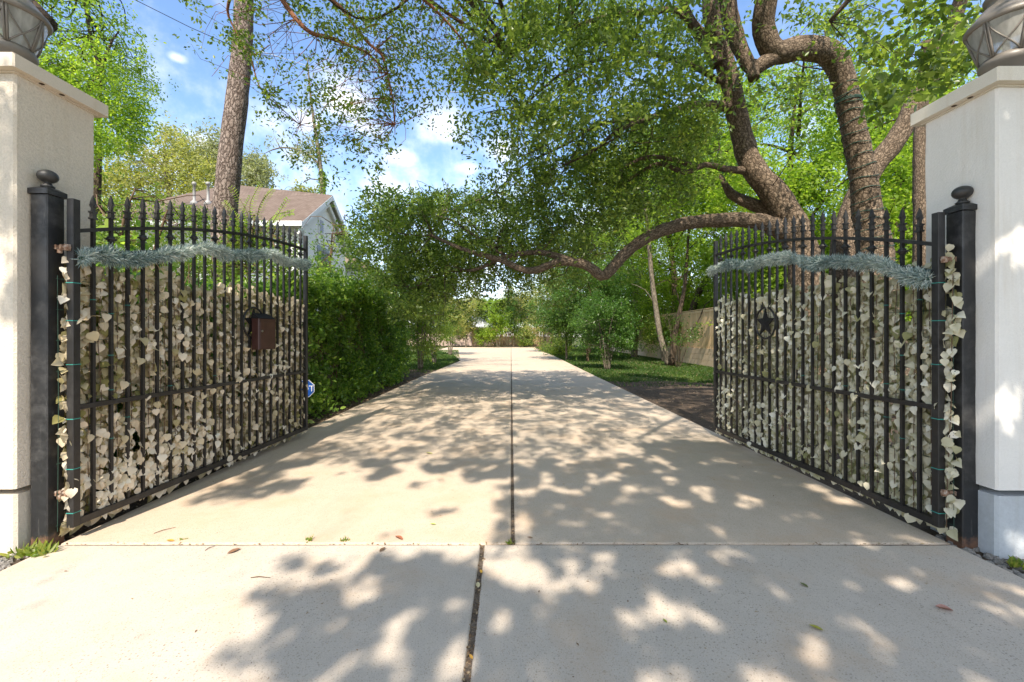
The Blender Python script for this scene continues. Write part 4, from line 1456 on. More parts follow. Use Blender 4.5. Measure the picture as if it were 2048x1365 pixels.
limb(tb, [(1560, 108, 7.0, .12), (1528, 126, 7, .115), (1504, 138, 7, .11), (1484, 105, 7, .11), (1470, 70, 7, .13), (1456, 10, 6.9, .125), (1450, -80, 6.8, .12), (1380, -300, 6.4, .08)], 12, .1, .1, 5)
limb(tb, [(1504, 128, 6.96, .10), (1508, 158, 6.9, .085)], 10, .05, .1, 6)
limb(tb, [(1688, 620, 8.6, .3), (1690, 490, 8.6, .25), (1712, 400, 8.6, .2), (1752, 330, 8.5, .19), (1795, 275, 8.4, .18), (1832, 205, 8.3, .17), (1872, 130, 8.2, .15), (1905, 50, 8, .12), (1940, -60, 7.6, .09)], 12, .12, .12, 7)
limb(tb, [(1842, 830, 9.4, .18), (1842, 480, 9.4, .14), (1840, 300, 9.4, .12), (1845, 200, 9.4, .11), (1855, 80, 9, .09)], 10, .15, .12, 8)
limb(tb, [(1458, 214, 7.9, .10), (1420, 210, 7.8, .075), (1380, 213, 7.7, .065), (1300, 236, 7.5, .05), (1235, 262, 7.3, .035), (1190, 300, 7.2, .025), (1130, 330, 7.2, .015)], 9, .1, .12, 9)
limb(tb, [(1490, 342, 8, .08), (1450, 338, 7.9, .06), (1410, 330, 7.8, .05), (1370, 345, 7.8, .05), (1320, 328, 7.9, .04), (1280, 345, 8, .03), (1230, 380, 8, .02)], 8, .1, .15, 10)
limb(tb, [(1380, 330, 7.8, .045), (1340, 318, 7.7, .04), (1290, 315, 7.6, .035), (1240, 340, 7.5, .02)], 8, .1, .15, 11)
limb(tb, [(1590, 465, 8.1, .16), (1540, 425, 8.2, .13), (1495, 405, 8.3, .11), (1462, 388, 8.4, .09), (1440, 350, 8.5, .03)], 10, .1, .12, 12)
limb(tb, [(1436, 130, 7.8, .14), (1420, 95, 7.8, .12), (1392, 60, 7.7, .10), (1370, 20, 7.6, .08), (1350, -60, 7.4, .06)], 10, .1, .1, 13)
limb(tb, [(1400, 70, 7.7, .07), (1350, 22, 7.5, .055), (1300, 25, 7.3, .05), (1240, 28, 7.1, .04), (1150, 52, 7, .03), (1090, 70, 6.9, .022), (1000, 130, 6.8, .012)], 8, .1, .12, 14)
limb(tb, [(1450, 170, 7.9, .06), (1380, 130, 7.5, .05), (1290, 108, 7.2, .04), (1200, 120, 7, .03), (1120, 150, 6.9, .02), (1040, 220, 6.9, .012)], 8, .1, .12, 15)
limb(tb, [(1300, 236, 7.5, .04), (1200, 250, 8, .03), (1130, 290, 8.4, .025), (1050, 330, 9, .02), (980, 390, 9.5, .015), (880, 430, 10, .01)], 7, .12, .12, 16)
limb(tb, [(1010, 512, 8.0, .035), (960, 480, 8.6, .03), (900, 440, 9.2, .022), (830, 430, 9.6, .015), (760, 450, 10, .01)], 7, .12, .12, 17)

def cells_points(filt, depth, k9=1.7, leaf_area=.0095, clump=.17):
    """clumped sprig centres for the foliage cells"""
    outp = []
    for j, row in enumerate(FOL):
        for i, c in enumerate(row):
            d = int(c)
            if d == 0 or not filt(i, j):
                continue
            y0, y1 = depth(i, j)
            k = -math.log(1 - d / 10.5) / -math.log(1 - 9 / 10.5) * k9
            Ym = (y0 + y1) / 2
            area = (64 * Ym / F) ** 2
            n = k * area / leaf_area
            n *= 1.5 if (j >= 6 and i <= 16) else 1
            nc = max(2, int(n / 7))
            for _ in range(nc):
                px = (i + random.random()) * 64; py = (j + random.random()) * 64
                Y = random.uniform(y0, y1)
                c0 = np.array(at(px, py, Y))
                m_ = max(1, int(random.expovariate(1 / 7.0)))
                q = c0 + R.normal(size=(m_, 3)) * clump * (1.0, 1.3, .8) * (Ym / 8) ** .5
                outp.append(q)
    P = np.concatenate(outp)
    px, py = proj(P)
    d = fol(px, py)
    P = P[(R.random(len(P)) < np.clip(d / 3.0, 0.03, 1)) & (P[:, 2] > 1.2)]
    return P
OV_COLS = lambda i, j: (i <= 13 and j <= 4) or (i == 14 and j <= 1) or (i in (10, 9) and j == 5)
NEAR_R = lambda i, j: i >= 27
def oak_depth(i, j):
    if j >= 6 and i <= 17:
        return (8.0, 12.0)
    if j >= 4:
        return (6.8, 9.5)
    if i >= 23:
        return (5.5, 8.5)
    return (5.2, 9.0)
P = cells_points(lambda i, j: not OV_COLS(i, j) and not NEAR_R(i, j), oak_depth, 3.2)
# the trunks and limbs show clear: thin the leaves that hang right in front of them
BARE = [((1600, 500), 62), ((1560, 405), 62), ((1505, 335), 52), ((1487, 270), 44), ((1466, 190), 36), ((1446, 110), 24), ((1742, 470), 52), ((1728, 400), 50), ((1714, 330), 50), ((1706, 270), 48), ((1700, 215), 46), ((1688, 150), 46), ((1650, 106), 42), ((1602, 92), 42), ((1555, 100), 42), ((1524, 60), 36), ((1535, 0), 34), ((1504, 140), 28), ((1480, 90), 28), ((1458, 20), 28),
        ((1500, 441), 30), ((1450, 440), 30), ((1400, 443), 28), ((1360, 452), 28), ((1320, 463), 28), ((1285, 485), 28), ((1258, 505), 26), ((1225, 540), 26), ((1200, 552), 26), ((1820, 230), 26), ((1780, 300), 30)]
def clear_limbs(P, prob):
    px, py = proj(P)
    hit = np.zeros(len(P), bool)
    for (x, y), r_ in BARE:
        hit |= (px - x) ** 2 + (py - y) ** 2 < (r_ * 1.15) ** 2
    return ~hit | (R.random(len(P)) < prob)
P = P[clear_limbs(P, .10)]
P = P[shade_ok(P, .08)]
tone = np.clip(R.normal(.42, .22, len(P)), 0, 1)
# crown above the frame: high foliage that shades the drive
def shade_cloud(n, xr, yr, zr, avoid_mask=True, floor=0.0, gain=1.0):
    X = R.uniform(*xr, n); Y = R.uniform(*yr, n); z = R.uniform(*zr, n)
    s = shade_at(X, Y)
    nzv = np.array([mnoise.noise(Vector((a * 1.3, b * 1.3, 3.3))) for a, b in zip(X, Y)])
    keep = (s > 1) & (R.random(n) < np.clip(.42 + s * .08 + nzv * .45, .05, 1) * gain)
    keep |= (s <= 1) & (R.random(n) < .01)
    X, Y, z = X[keep], Y[keep], z[keep]
    t = z / -SUN[2]
    Pp = np.stack([X - SUN[0] * t, Y - SUN[1] * t, z], 1)
    px, py = proj(Pp)
    infr = (Pp[:, 1] > .3) & (px > -40) & (px < 2088) & (py > -30)
    d = fol(px, py)
    ok = ~infr | (R.random(len(px)) < np.clip((d - 4) / 5, 0, 1))
    Pp = Pp[ok]
    return Pp[(Pp[:, 1] < -.6) | (Pp[:, 1] > .6) | (Pp[:, 2] > 4.5)]
P2 = shade_cloud(5200, (-3.2, 4.6), (4.6, 13), (6.0, 9.5))
PO = np.concatenate([P, P2])
toneO = np.concatenate([tone, np.clip(R.normal(.4, .2, len(P2)), 0, 1)])
crown('crown', M['leaf_oak'], PO, oak, 15, .17, .084, .5, .25, tone=toneO, filt=lambda p: gaps(p, (2.6, 1.5), .25))
tw = MB()
twigs(tb, limb_pts, P, 380, .008, .05, 2.6)
twigs(tb, limb_pts, P2, 60, .014, .1, 6)
o = tb.build('trunk', M['bark_oak'], None, True); rebase(o, oak)
# string of lights wound round the right stem
lw = MB()
spine = [at(1756, 600, 7.6), at(1748, 490, 7.6), at(1735, 420, 7.6), at(1722, 330, 7.5), at(1704, 240, 7.4), at(1690, 170, 7.3)]
rs = [.33, .27, .24, .205, .193, .193]
pts = []
for i in range(420):
    t = i / 419 * (len(spine) - 1)
    k = min(int(t), len(spine) - 2); f_ = t - k
    c = spine[k].lerp(spine[k + 1], f_); r_ = (rs[k] + (rs[k + 1] - rs[k]) * f_) * 1.0
    a = i * .30
    pts.append(c + Vector((math.cos(a) * r_, math.sin(a) * r_, .02 * math.sin(a * 2.3))))
lw.tube(pts, [.007] * len(pts), 5, cap=False)
c = at(1696, 204, 7.35)
for k in range(3):
    pts = [c + Vector((math.cos(a) * .193, math.sin(a) * .193, k * .02 - .02 + .006 * math.sin(a * 3 + k))) for a in [j * .3 for j in range(23)]]
    lw.tube(pts, [.007] * len(pts), 5, cap=False)
tag(lw.build('string_lights', M['greenwire']), 'dark green light string wound round the right oak stem', 'string lights')

# ------------------------------------------------------------------ overhead oak reaching in from the street, left
ov = thing('street_oak', 'oak reaching in from above with thin reddish branches against the sky', 'tree', (-7.5, -5.0, 0))
ob = MB()
opts = []
ob.tube([(-7.5, -5, -.1), (-7.4, -5, 2.5), (-7.0, -4.6, 5), (-6.2, -3, 7), (-4.8, 0, 8.3), (-3.6, 3.2, 8.2), at(540, -45, 6.0)], [.42, .34, .3, .24, .16, .09, .045], 12, .3, .1)
def limb2(spec, n=8, seed=0):
    P_ = [at(a, b_, y) for a, b_, y, r in spec]
    pp, qq = ob.tube(P_, [r for *_, r in spec], n, .08, .08, True, seed)
    opts.extend(pp[::4])
limb2([(540, -45, 6.0, .045), (565, 0, 6, .036), (592, 38, 6, .033), (622, 66, 6, .030), (660, 76, 6.0, .027), (700, 92, 6, .022), (737, 108, 6, .016), (775, 150, 6.1, .008)], 8, 1)
limb2([(560, -60, 6.0, .03), (655, -5, 6.1, .030), (690, 25, 6.1, .026), (716, 62, 6.1, .023), (740, 90, 6.1, .02), (765, 112, 6.1, .017), (778, 160, 6.1, .012), (788, 220, 6.1, .008), (790, 270, 6.1, .005)], 8, 2)
limb2([(470, -30, 6.4, .03), (455, 20, 6.6, .02), (470, 60, 6.7, .014), (500, 110, 6.8, .01), (540, 90, 6.9, .006)], 6, 3)
limb2([(500, 105, 6.8, .012), (520, 175, 6.8, .010), (560, 215, 6.8, .008), (600, 250, 6.9, .005)], 6, 4)
limb2([(700, -80, 5.6, .04), (820, -20, 5.7, .03), (880, 30, 5.8, .02), (930, 90, 5.9, .012), (950, 150, 6, .006)], 6, 5)
POV = cells_points(OV_COLS, lambda i, j: (5.2, 7.2), 2.4, .0085, .12)
P3 = shade_cloud(11000, (-3.0, 2.2), (1.35, 4.6), (5.5, 7.5), gain=1.15)
crown('crown', M['leaf_over'], POV, ov, 13, .16, .062, .5, .35)
twigs(ob, opts, POV, 260, .0045, .05, 1.6)
o = ob.build('trunk', M['redtwig'], None, True); rebase(o, ov)
upc = crown('upper_crown', M['leaf_over'], P3, ov, 12, .12, .062, .6, .2, filt=gaps)

# large leaved tree beside the right pillar, reaching overhead
st = thing('street_tree', 'broad leaved tree leaning in over the right pillar and its lantern', 'tree', (7.2, 1.0, 0))
sb = MB()
spts, _ = sb.tube([(7.2, 1.0, -.1), (7.1, 1.1, 2), (6.8, 1.4, 4), (6.0, 1.8, 5.5), (4.8, 2.2, 6.3), (3.4, 2.0, 6.8), (2.0, 1.0, 7.2), (.5, -1, 7.4)], [.3, .25, .22, .17, .12, .09, .06, .03], 10, .2, .1)
s2, _ = sb.tube([(6.4, 1.6, 4.8), (6.0, 3.0, 5.0), (5.6, 4.2, 4.8), (5.0, 5.0, 4.6)], [.12, .09, .06, .03], 8, .2, .1)
s3, _ = sb.tube([(4.8, 2.2, 6.3), (4.4, 3.4, 6.0), (4.0, 4.4, 5.4), (3.6, 4.8, 4.9)], [.07, .05, .035, .02], 8, .2, .1)
PN = cells_points(NEAR_R, lambda i, j: (3.6, 6.0), 2.6, .016, .13)
PN = PN[shade_ok(PN, .3)]
PN = PN[clear_limbs(PN, .05)]
# foliage that dapples the right pillar, post and slab
n = 2600
P4 = shade_cloud(8000, (1.6, 5.2), (1.35, 5.4), (4.6, 7.6), gain=1.05)
crown('crown', M['leaf_oak'], PN, st, 12, .17, .085, .62, .3, LEAF6, np.clip(R.normal(.5, .2, len(PN)), 0, 1))
twigs(sb, spts[::3] + s2[::3] + s3[::3], PN, 70, .005, .06, 1.1)
o = sb.build('trunk', M['bark_oak'], None, True); rebase(o, st)
crown('upper_crown', M['leaf_oak'], P4, st, 11, .12, .072, .62, .2, filt=gaps)

# ------------------------------------------------------------------ pine
pine = thing('pine_tree', 'tall bare pine trunk with plated bark in front of the white house', 'tree', (-5.4, 8.0, 0))
b = MB()
P_ = [at(a, y, 8.0) for a, y in ((470, 812), (458, 600), (449, 470), (452, 400), (462, 300), (474, 200), (484, 100), (488, 0), (492, -250))]
P_ += [Vector((-5.0, 8.2, 13)), Vector((-5.0, 8.3, 19))]
b.tube(P_, [.29, .245, .215, .205, .196, .185, .17, .16, .155, .13, .05], 20, .12, .06, True, 2)
pl = []
for k in range(18):
    a = k * 2.4; z = 12.5 + k * .38
    e = Vector((-5 + math.cos(a) * (2.8 - k * .08), 8.2 + math.sin(a) * (2.8 - k * .08), z + .5))
    b.tube([Vector((-5, 8.2, z)), Vector((-5, 8.2, z)).lerp(e, .5) + Vector((0, 0, .25)), e], [.06, .04, .015], 6)
    pl.append((np.array(e)))
o = b.build('trunk', M['bark_pine'], None, True); rebase(o, pine)
C = np.concatenate([p + R.normal(size=(55, 3)) * .45 for p in pl])
crown('crown', M['leaf_dark'], C, pine, 14, .16, .14, .06, 0)

# ------------------------------------------------------------------ generic trees
def mask_tree(name, label, base, poly, yr, n, m, leaf, trunk, mb_bark, group=None, n_per=14, size=.22, clump=.45, aspect=.5, nclump=70, limbs=(), tw=80, keep=None, droop=.2, cat='tree', tmpl=DIAMOND):
    root = thing(name, label, cat, base, 0, group)
    xs = [p[0] for p in poly]; ys = [p[1] for p in poly]
    C = []
    guard = 0
    while len(C) < nclump and guard < 20000:
        guard += 1
        x = random.uniform(min(xs), max(xs)); y = random.uniform(min(ys), max(ys))
        if inpoly(np.array([x]), np.array([y]), poly)[0]:
            C.append(np.array(at(x, y, random.uniform(*yr))))
    C = np.array(C)
    w = R.random(nclump) + .25
    idx = R.choice(nclump, n, p=w / w.sum())
    P = C[idx] + R.normal(size=(n, 3)) * clump * (1, 1, .7)
    px, py = proj(P)
    P = P[(inpoly(px, py, poly) | (R.random(n) < .12)) & (P[:, 2] > .15)]
    if keep is not None:
        P = P[keep(P)]
    b = MB()
    lp = []
    for pts, rr in [trunk] + list(limbs):
        pp, _ = b.tube(pts, rr, 9, .3, .1, True, random.random() * 9)
        lp += pp
    twigs(b, lp, P, tw, .012, .06, 6)
    o = b.build('trunk', mb_bark, None, True); rebase(o, root)
    crown('crown', m, P, root, n_per, size, leaf, aspect, droop, tmpl)
    return root

mask_tree('leafy_tree', 'bright green leafy tree rising behind the cream pillar', (-9.6, 10.5, 0),
          [(-60, -200), (150, -220), (215, -60), (190, 20), (262, 45), (312, 62), (300, 120), (325, 165), (318, 200), (285, 215), (300, 255), (283, 300), (255, 315), (215, 305), (180, 330), (20, 330), (-60, 100)],
          (9.5, 13), 5600, M['leaf_bright'], .085, ([Vector((-9.6, 10.5, -.1)), at(195, 500, 11), at(198, 300, 11), at(198, 150, 11), at(175, 40, 11), at(150, -150, 11)], [.16, .13, .06, .045, .035, .02]), M['bark_dark'], nclump=75, clump=.42, size=.2,
          limbs=[([at(-60, -60, 7.4), at(8, -22, 7.4), at(50, 8, 7.4), at(96, 50, 7.4)], [.2, .18, .165, .15]), ([at(198, 150, 11), at(225, 80, 11), at(240, 60, 11)], [.04, .025, .01]), ([at(-60, -60, 7.4), Vector((-10.5, 8.2, 6.6)), Vector((-10.2, 10.0, 3.8)), Vector((-9.6, 10.5, 1.5))], [.26, .26, .25, .22])])
GY = 'hazy yellow green trees behind the white house'
mask_tree('roadside_tree', 'yellow green tree showing between cream pillar and pine, behind the house roof', (-27, 34, 0),
          [(190, 330), (235, 290), (255, 262), (300, 300), (320, 262), (335, 252), (365, 265), (372, 290), (400, 300), (430, 330), (430, 420), (190, 470)],
          (32, 37), 1500, M['leaf_yellow'], .25, ([Vector((-27, 34, 0)), Vector((-27, 34, 8)), at(330, 300, 34)], [.4, .3, .1]), M['bark_grey'], GY, size=.6, clump=.9, nclump=46)
mask_tree('roadside_tree', 'grey green tree filling the gap just left of the pine trunk', (-22, 37, 0),
          [(372, 300), (385, 262), (405, 290), (420, 258), (440, 255), (462, 300), (470, 400), (380, 400)],
          (35, 39), 600, M['leaf_grey'], .25, ([Vector((-22, 37, 0)), Vector((-22, 37, 9)), at(425, 300, 37)], [.35, .25, .08]), M['bark_grey'], GY, size=.6, clump=.8, nclump=22)
mask_tree('roadside_tree', 'grey green rounded tree just right of the pine trunk above the roof', (-20, 38, 0),
          [(478, 400), (482, 318), (505, 305), (530, 318), (546, 338), (540, 362), (525, 390)],
          (36, 40), 520, M['leaf_grey'], .25, ([Vector((-20, 38, 0)), Vector((-20, 38, 9)), at(505, 340, 38)], [.35, .25, .08]), M['bark_grey'], GY, size=.6, clump=.7, nclump=22)
mask_tree('roadside_tree', 'low distant treetops peeping over the house ridge', (-17.5, 42, 0),
          [(555, 388), (575, 377), (605, 372), (632, 384), (650, 390), (650, 410), (555, 410)],
          (41, 43), 130, M['leaf_yellow'], .30, ([Vector((-17.5, 42, 0)), Vector((-18, 42, 10)), at(600, 385, 42)], [.3, .2, .08]), M['bark_grey'], GY, size=.5, clump=.5, nclump=12)
mask_tree('sparse_tree', 'thin half bare tree with ivy on its trunk behind the house ridge', (-13.3, 30, 0),
          [(525, 280), (545, 262), (560, 275), (590, 300), (600, 258), (635, 230), (648, 300), (640, 330), (610, 345), (588, 330), (560, 300)],
          (29, 31), 80, M['leaf_grey'], .22, ([Vector((-13.3, 30, 0)), at(645, 400, 30), at(640, 330, 30), at(632, 270, 30), at(622, 200, 30), at(615, 120, 30)], [.3, .17, .14, .12, .08, .03]), M['bark_grey'], size=.5, clump=.6, nclump=16, tw=30,
          limbs=[([at(640, 332, 30), at(620, 312, 30), at(590, 298, 30), at(560, 296, 30), at(545, 300, 30), at(528, 308, 30)], [.08, .07, .06, .05, .04, .015]), ([at(560, 296, 30), at(553, 282, 30), at(548, 272, 30)], [.04, .025, .01]), ([at(643, 362, 30), at(620, 358, 30), at(606, 366, 30)], [.05, .035, .015]), ([at(594, 298, 30), at(598, 275, 30)], [.03, .01]), ([at(634, 240, 30), at(650, 215, 30), at(658, 200, 30)], [.05, .03, .01])])
iv = np.array([at(645 + R.normal(0, 3), y, 30) for y in R.uniform(345, 402, 160)])
crown('ivy', M['leaf_hedge'], iv, bpy.data.objects['sparse_tree'], 6, .18, .16, .7, .1)

# shrubs standing in front of the house, above the gate
mask_tree('shrub', 'leafy shrub growing above the left gate next to the cream pillar', (-7.8, 8.2, 0),
          [(170, 640), (175, 430), (205, 400), (235, 390), (262, 360), (300, 350), (330, 385), (345, 420), (380, 410), (405, 425), (430, 450), (430, 560), (400, 640)],
          (7.4, 9.4), 2300, M['leaf_shrub'], .065, ([Vector((-7.8, 8.2, 0)), at(240, 480, 8.2), at(270, 380, 8.2)], [.05, .03, .01]), M['twig'], nclump=60, clump=.2, size=.16, n_per=13,
          limbs=[([Vector((-7.8, 8.2, 0)), at(310, 500, 8), at(335, 420, 8)], [.04, .03, .01]), ([at(240, 480, 8.2), at(215, 440, 8), at(195, 410, 8)], [.025, .02, .008])], cat='shrub', keep=lambda P: R.random(len(P)) < .8)
mask_tree('shrub', 'crape myrtle shrub with arching fronds in front of the house roof', (-4.9, 7.6, 0),
          [(430, 640), (440, 470), (470, 440), (500, 420), (530, 430), (560, 445), (590, 462), (600, 500), (620, 640)],
          (7.0, 8.2), 1000, M['leaf_shrub'], .06, ([Vector((-4.9, 7.6, 0)), at(500, 520, 7.6), at(510, 430, 7.6)], [.04, .025, .008]), M['twig'], nclump=32, clump=.18, size=.15, n_per=13,
          limbs=[([at(500, 520, 7.6), at(545, 470, 7.6), at(560, 440, 7.6)], [.02, .014, .006])], cat='shrub')
# pinnate fronds
fr_root = bpy.data.objects['shrub.001']
fb = MB()
lp_, ld_, lq_ = [], [], []
for (x0, y0, x1, y1, x2, y2) in ((500, 470, 492, 420, 462, 376), (510, 470, 520, 410, 545, 380), (505, 470, 500, 410, 520, 370), (500, 470, 470, 430, 448, 405), (515, 470, 550, 430, 585, 425), (495, 480, 480, 440, 500, 395), (520, 480, 545, 445, 575, 400)):
    Y = random.uniform(6.8, 7.4)
    a, c_, e = at(x0, y0, Y), at(x1, y1, Y), at(x2, y2, Y)
    fb.tube([a, c_, e], [.006, .005, .002], 5, .05)
    for k in range(16):
        t = .25 + .75 * k / 15
        p = a * (1 - t) ** 2 + c_ * 2 * t * (1 - t) + e * t * t
        d = ((c_ - a) * (1 - t) + (e - c_) * t).normalized()
        sd = d.cross(Vector((0, -1, .3))).normalized()
        for sgn in (-1, 1):
            lp_.append(p); ld_.append(sd * sgn + d * .45 + Vector((0, random.uniform(-.2, .2), 0))); lq_.append(Vector((0, -.6, .8)))
o = fb.build('frond_stems', M['twig'], None); rebase(o, fr_root)
stamp('fronds', M['leaf_bright'], LEAF6, np.array(lp_), np.array(ld_), np.array(lq_), R.uniform(.055, .085, len(lp_)), .03, R.uniform(.3, .9, len(lp_)), fr_root)
mask_tree('shrub', 'small leafy shrub beside the white gable wall above the hedge', (-4.4, 10.5, 0),
          [(612, 640), (610, 560), (625, 480), (640, 485), (650, 530), (690, 440), (715, 470), (705, 510), (680, 540), (730, 600), (730, 640)],
          (10, 11.2), 330, M['leaf_hedge'], .075, ([Vector((-4.4, 10.5, 0)), at(660, 540, 10.5), at(668, 450, 10.5)], [.04, .025, .006]), M['twig'], nclump=26, clump=.22, size=.16, n_per=12, cat='shrub',
          limbs=[([at(660, 540, 10.5), at(670, 470, 10.5), at(705, 415, 10.5)], [.016, .010, .003])])

# ------------------------------------------------------------------ vine hedge on the left fence
hd = thing('vine_hedge', 'dense dark green vine hedge covering the fence left of the driveway', 'hedge', (-3.7, 8.8, 0))
n = 5200
Y = 3.3 + (R.random(n) ** 1.25) * 11.3
topz = 2.15 + .22 * np.array([mnoise.noise(Vector((y * .7, 2.2, 0))) for y in Y]) - .02 * (Y - 8)
topz = np.where(Y > 7.5, topz + .25, topz - .45 * np.clip((7.5 - Y) / 1.5, 0, 1))
z = R.uniform(.03, 1, n) * topz
nzv = np.array([mnoise.noise(Vector((a * 1.0, b * 1.2, 7.7))) for a, b in zip(Y, z)])
bul = .22 + .40 * nzv + .16 * np.sin(np.clip(z / 2.4, 0, 1) * math.pi)
X = -3.93 + np.abs(R.normal(0, .5, n)).clip(0, 1) * np.maximum(.06, bul)
bare = (z < 1.25) & (Y > 7.5) & (Y < 10.8) & (nzv < .05) & (R.random(n) < .75)
keep = ~bare & ((nzv > -.35) | (R.random(n) < .5))
H1 = np.stack([X, Y, z], 1)[keep]
n = 2000
Y = R.uniform(3.4, 14.6, n)
H5c = R.uniform(3.6, 14.4, 46)
H5 = np.concatenate([np.array((R.uniform(-4.2, -3.5), y_, (1.75 if y_ < 6.5 else 2.35))) + R.normal(size=(14, 3)) * (.13, .16, .28) for y_ in H5c])
H2 = np.stack([R.uniform(-4.7, -3.55, n), Y, 2.0 + .32 * R.random(n) ** 1.5 + .22 * (Y > 8) + .12 * np.sin(Y * 1.3) - .42 * np.clip((7.5 - Y) / 1.5, 0, 1)], 1)
n = 500
H3 = np.stack([R.uniform(-4.8, -3.5, n), 14.4 + R.normal(0, .2, n), R.uniform(0, 2.6, n)], 1)
n = 420   # low sprigs spilling towards the drive
H4 = np.stack([-3.42 + R.normal(0, .12, n), R.choice([6.2, 6.9, 7.6, 8.6, 9.5, 10.4, 11.6, 12.8], n) + R.normal(0, .2, n), np.abs(R.normal(.15, .30, n))], 1)
HP = np.concatenate([H1, H2, H3, H4, H5])
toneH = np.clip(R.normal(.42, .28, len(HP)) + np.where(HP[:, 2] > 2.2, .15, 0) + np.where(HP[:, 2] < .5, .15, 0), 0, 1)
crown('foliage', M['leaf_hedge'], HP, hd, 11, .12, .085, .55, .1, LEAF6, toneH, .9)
b = MB()
for k in range(60):
    y = random.uniform(3.5, 14.3); x = -3.9
    p0 = Vector((x + random.uniform(0, .15), y, 0))
    b.tube([p0, p0 + Vector((.05, random.uniform(-.3, .3), .9)), p0 + Vector((.02, random.uniform(-.7, .7), 2.2))], [.014, .01, .005], 5, .2)
o = b.build('stems', M['twig'], None); rebase(o, hd)

# crape myrtles beyond the hedge
def small_tree(name, label, x, y, stems, h, r, n, m, leaf, group=None, cz=None, bark_='bark_grey', rx=None, size=.2, clump=.3, nclump=30, aspect=.5, lean=.35, n_per=13, cat='tree', zmin=.5, sr=.035, keep=None):
    root = thing(name, label, cat, (x, y, 0), 0, group)
    b = MB()
    lp = []
    for k in range(stems):
        a = 2 * math.pi * k / stems + random.random()
        e = Vector((x + math.cos(a) * lean * h * random.uniform(.3, .6), y + math.sin(a) * lean * h * random.uniform(.3, .6), h * random.uniform(.75, .95)))
        p0 = Vector((x + math.cos(a) * .08, y + math.sin(a) * .08, -.05))
        pp, _ = b.tube([p0, p0.lerp(e, .35) + Vector((random.gauss(0, .05), random.gauss(0, .05), .1)), p0.lerp(e, .7) + Vector((random.gauss(0, .08), random.gauss(0, .08), .05)), e], [sr, sr * .8, sr * .55, sr * .2], 7, .2, .1)
        lp += pp
    cz = h * .68 if cz is None else cz
    rx = r if rx is None else rx
    C = unit(R.normal(size=(nclump, 3))) * (R.random((nclump, 1)) ** .4) * (rx, r, h - cz) + (x, y, cz)
    w = R.random(nclump) + .2
    P = C[R.choice(nclump, n, p=w / w.sum())] + R.normal(size=(n, 3)) * clump * (1, 1, .75)
    P = P[P[:, 2] > zmin]
    if keep is not None:
        P = P[keep(P)]
    twigs(b, lp, P, min(90, n // 6), .009, .05, 5)
    o = b.build('trunk', M[bark_], None, True); rebase(o, root)
    crown('crown', m, P, root, n_per, size, leaf, aspect, .25)
    return root
def not_over_drive(P):
    px, py = proj(P)
    return ~((px > 905) & (px < 1060) & (py > 566) & (py < 600)) & ~((px > 880) & (px < 1100) & (py > 690))
CM = 'crape myrtles beyond the hedge on the left'
small_tree('crape_myrtle', 'nearest crape myrtle with slim stems just past the hedge end', -3.75, 17.6, 4, 4.2, 1.3, 900, M['leaf_shrub'], .10, CM, cz=2.1, lean=.2, sr=.035, keep=not_over_drive, zmin=.3)
small_tree('crape_myrtle', 'crape myrtle with pale trunk on the small lawn behind the nearest myrtle', -3.9, 21.5, 3, 4.3, 1.4, 700, M['leaf_shrub'], .11, CM, cz=2.3, lean=.2, sr=.04, keep=not_over_drive, zmin=.6)
small_tree('crape_myrtle', 'smaller crape myrtle at the far tip of the left lawn', -4.3, 30, 3, 4.6, 1.5, 520, M['leaf_yellow'], .13, CM, cz=2.6, lean=.2, sr=.05, keep=not_over_drive, zmin=1.3)
small_tree('evergreen_shrub', 'dark bushy evergreen closing the end of the vine hedge', -4.7, 16.0, 4, 4.4, 1.3, 900, M['leaf_dark'], .09, None, cz=2.6, lean=.2, bark_='bark_dark', zmin=.2)

# far end of the driveway
FE = 'sunlit trees in front of the far fence'
small_tree('young_tree', 'bright green young tree standing before the orange fence', -1.5, 49, 2, 5.4, 1.1, 420, M['leaf_bright'], .20, FE, cz=3.2, size=.35, clump=.4, keep=not_over_drive, zmin=.8)
small_tree('young_tree', 'pale yellow green tree at the left end of the orange fence', -5.3, 50, 3, 6.6, 1.9, 520, M['leaf_yellow'], .22, FE, cz=4.2, size=.4, clump=.5, keep=not_over_drive, zmin=1.5)
small_tree('young_tree', 'dark slender conifer like tree in front of the orange fence', .15, 50.5, 1, 6.8, .6, 300, M['leaf_dark'], .20, FE, cz=3.8, size=.35, clump=.3, zmin=1.7)
small_tree('young_tree', 'tall yellowish tree behind the right part of the orange fence', 1.8, 56, 2, 8.6, 2.4, 700, M['leaf_yellow'], .24, FE, cz=6.0, size=.45, clump=.6, zmin=3)
small_tree('young_tree', 'green treetop standing behind the orange fence left of centre', -2.6, 58, 2, 7.6, 2.0, 480, M['leaf_bright'], .24, FE, cz=5.6, size=.45, clump=.6, keep=not_over_drive, zmin=3)
mask_tree('tall_tree', 'thin distant tree against the sky gap over the far fence', (-5.2, 62, 0), [(935, 640), (930, 590), (945, 565), (962, 580), (972, 620), (965, 650)], (60, 64), 110, M['leaf_grey'], .25,
          ([Vector((-5.2, 62, 0)), at(957, 610, 62), at(948, 575, 62), at(930, 555, 62)], [.2, .14, .1, .05]), M['bark_dark'], size=.5, clump=.5, nclump=14)

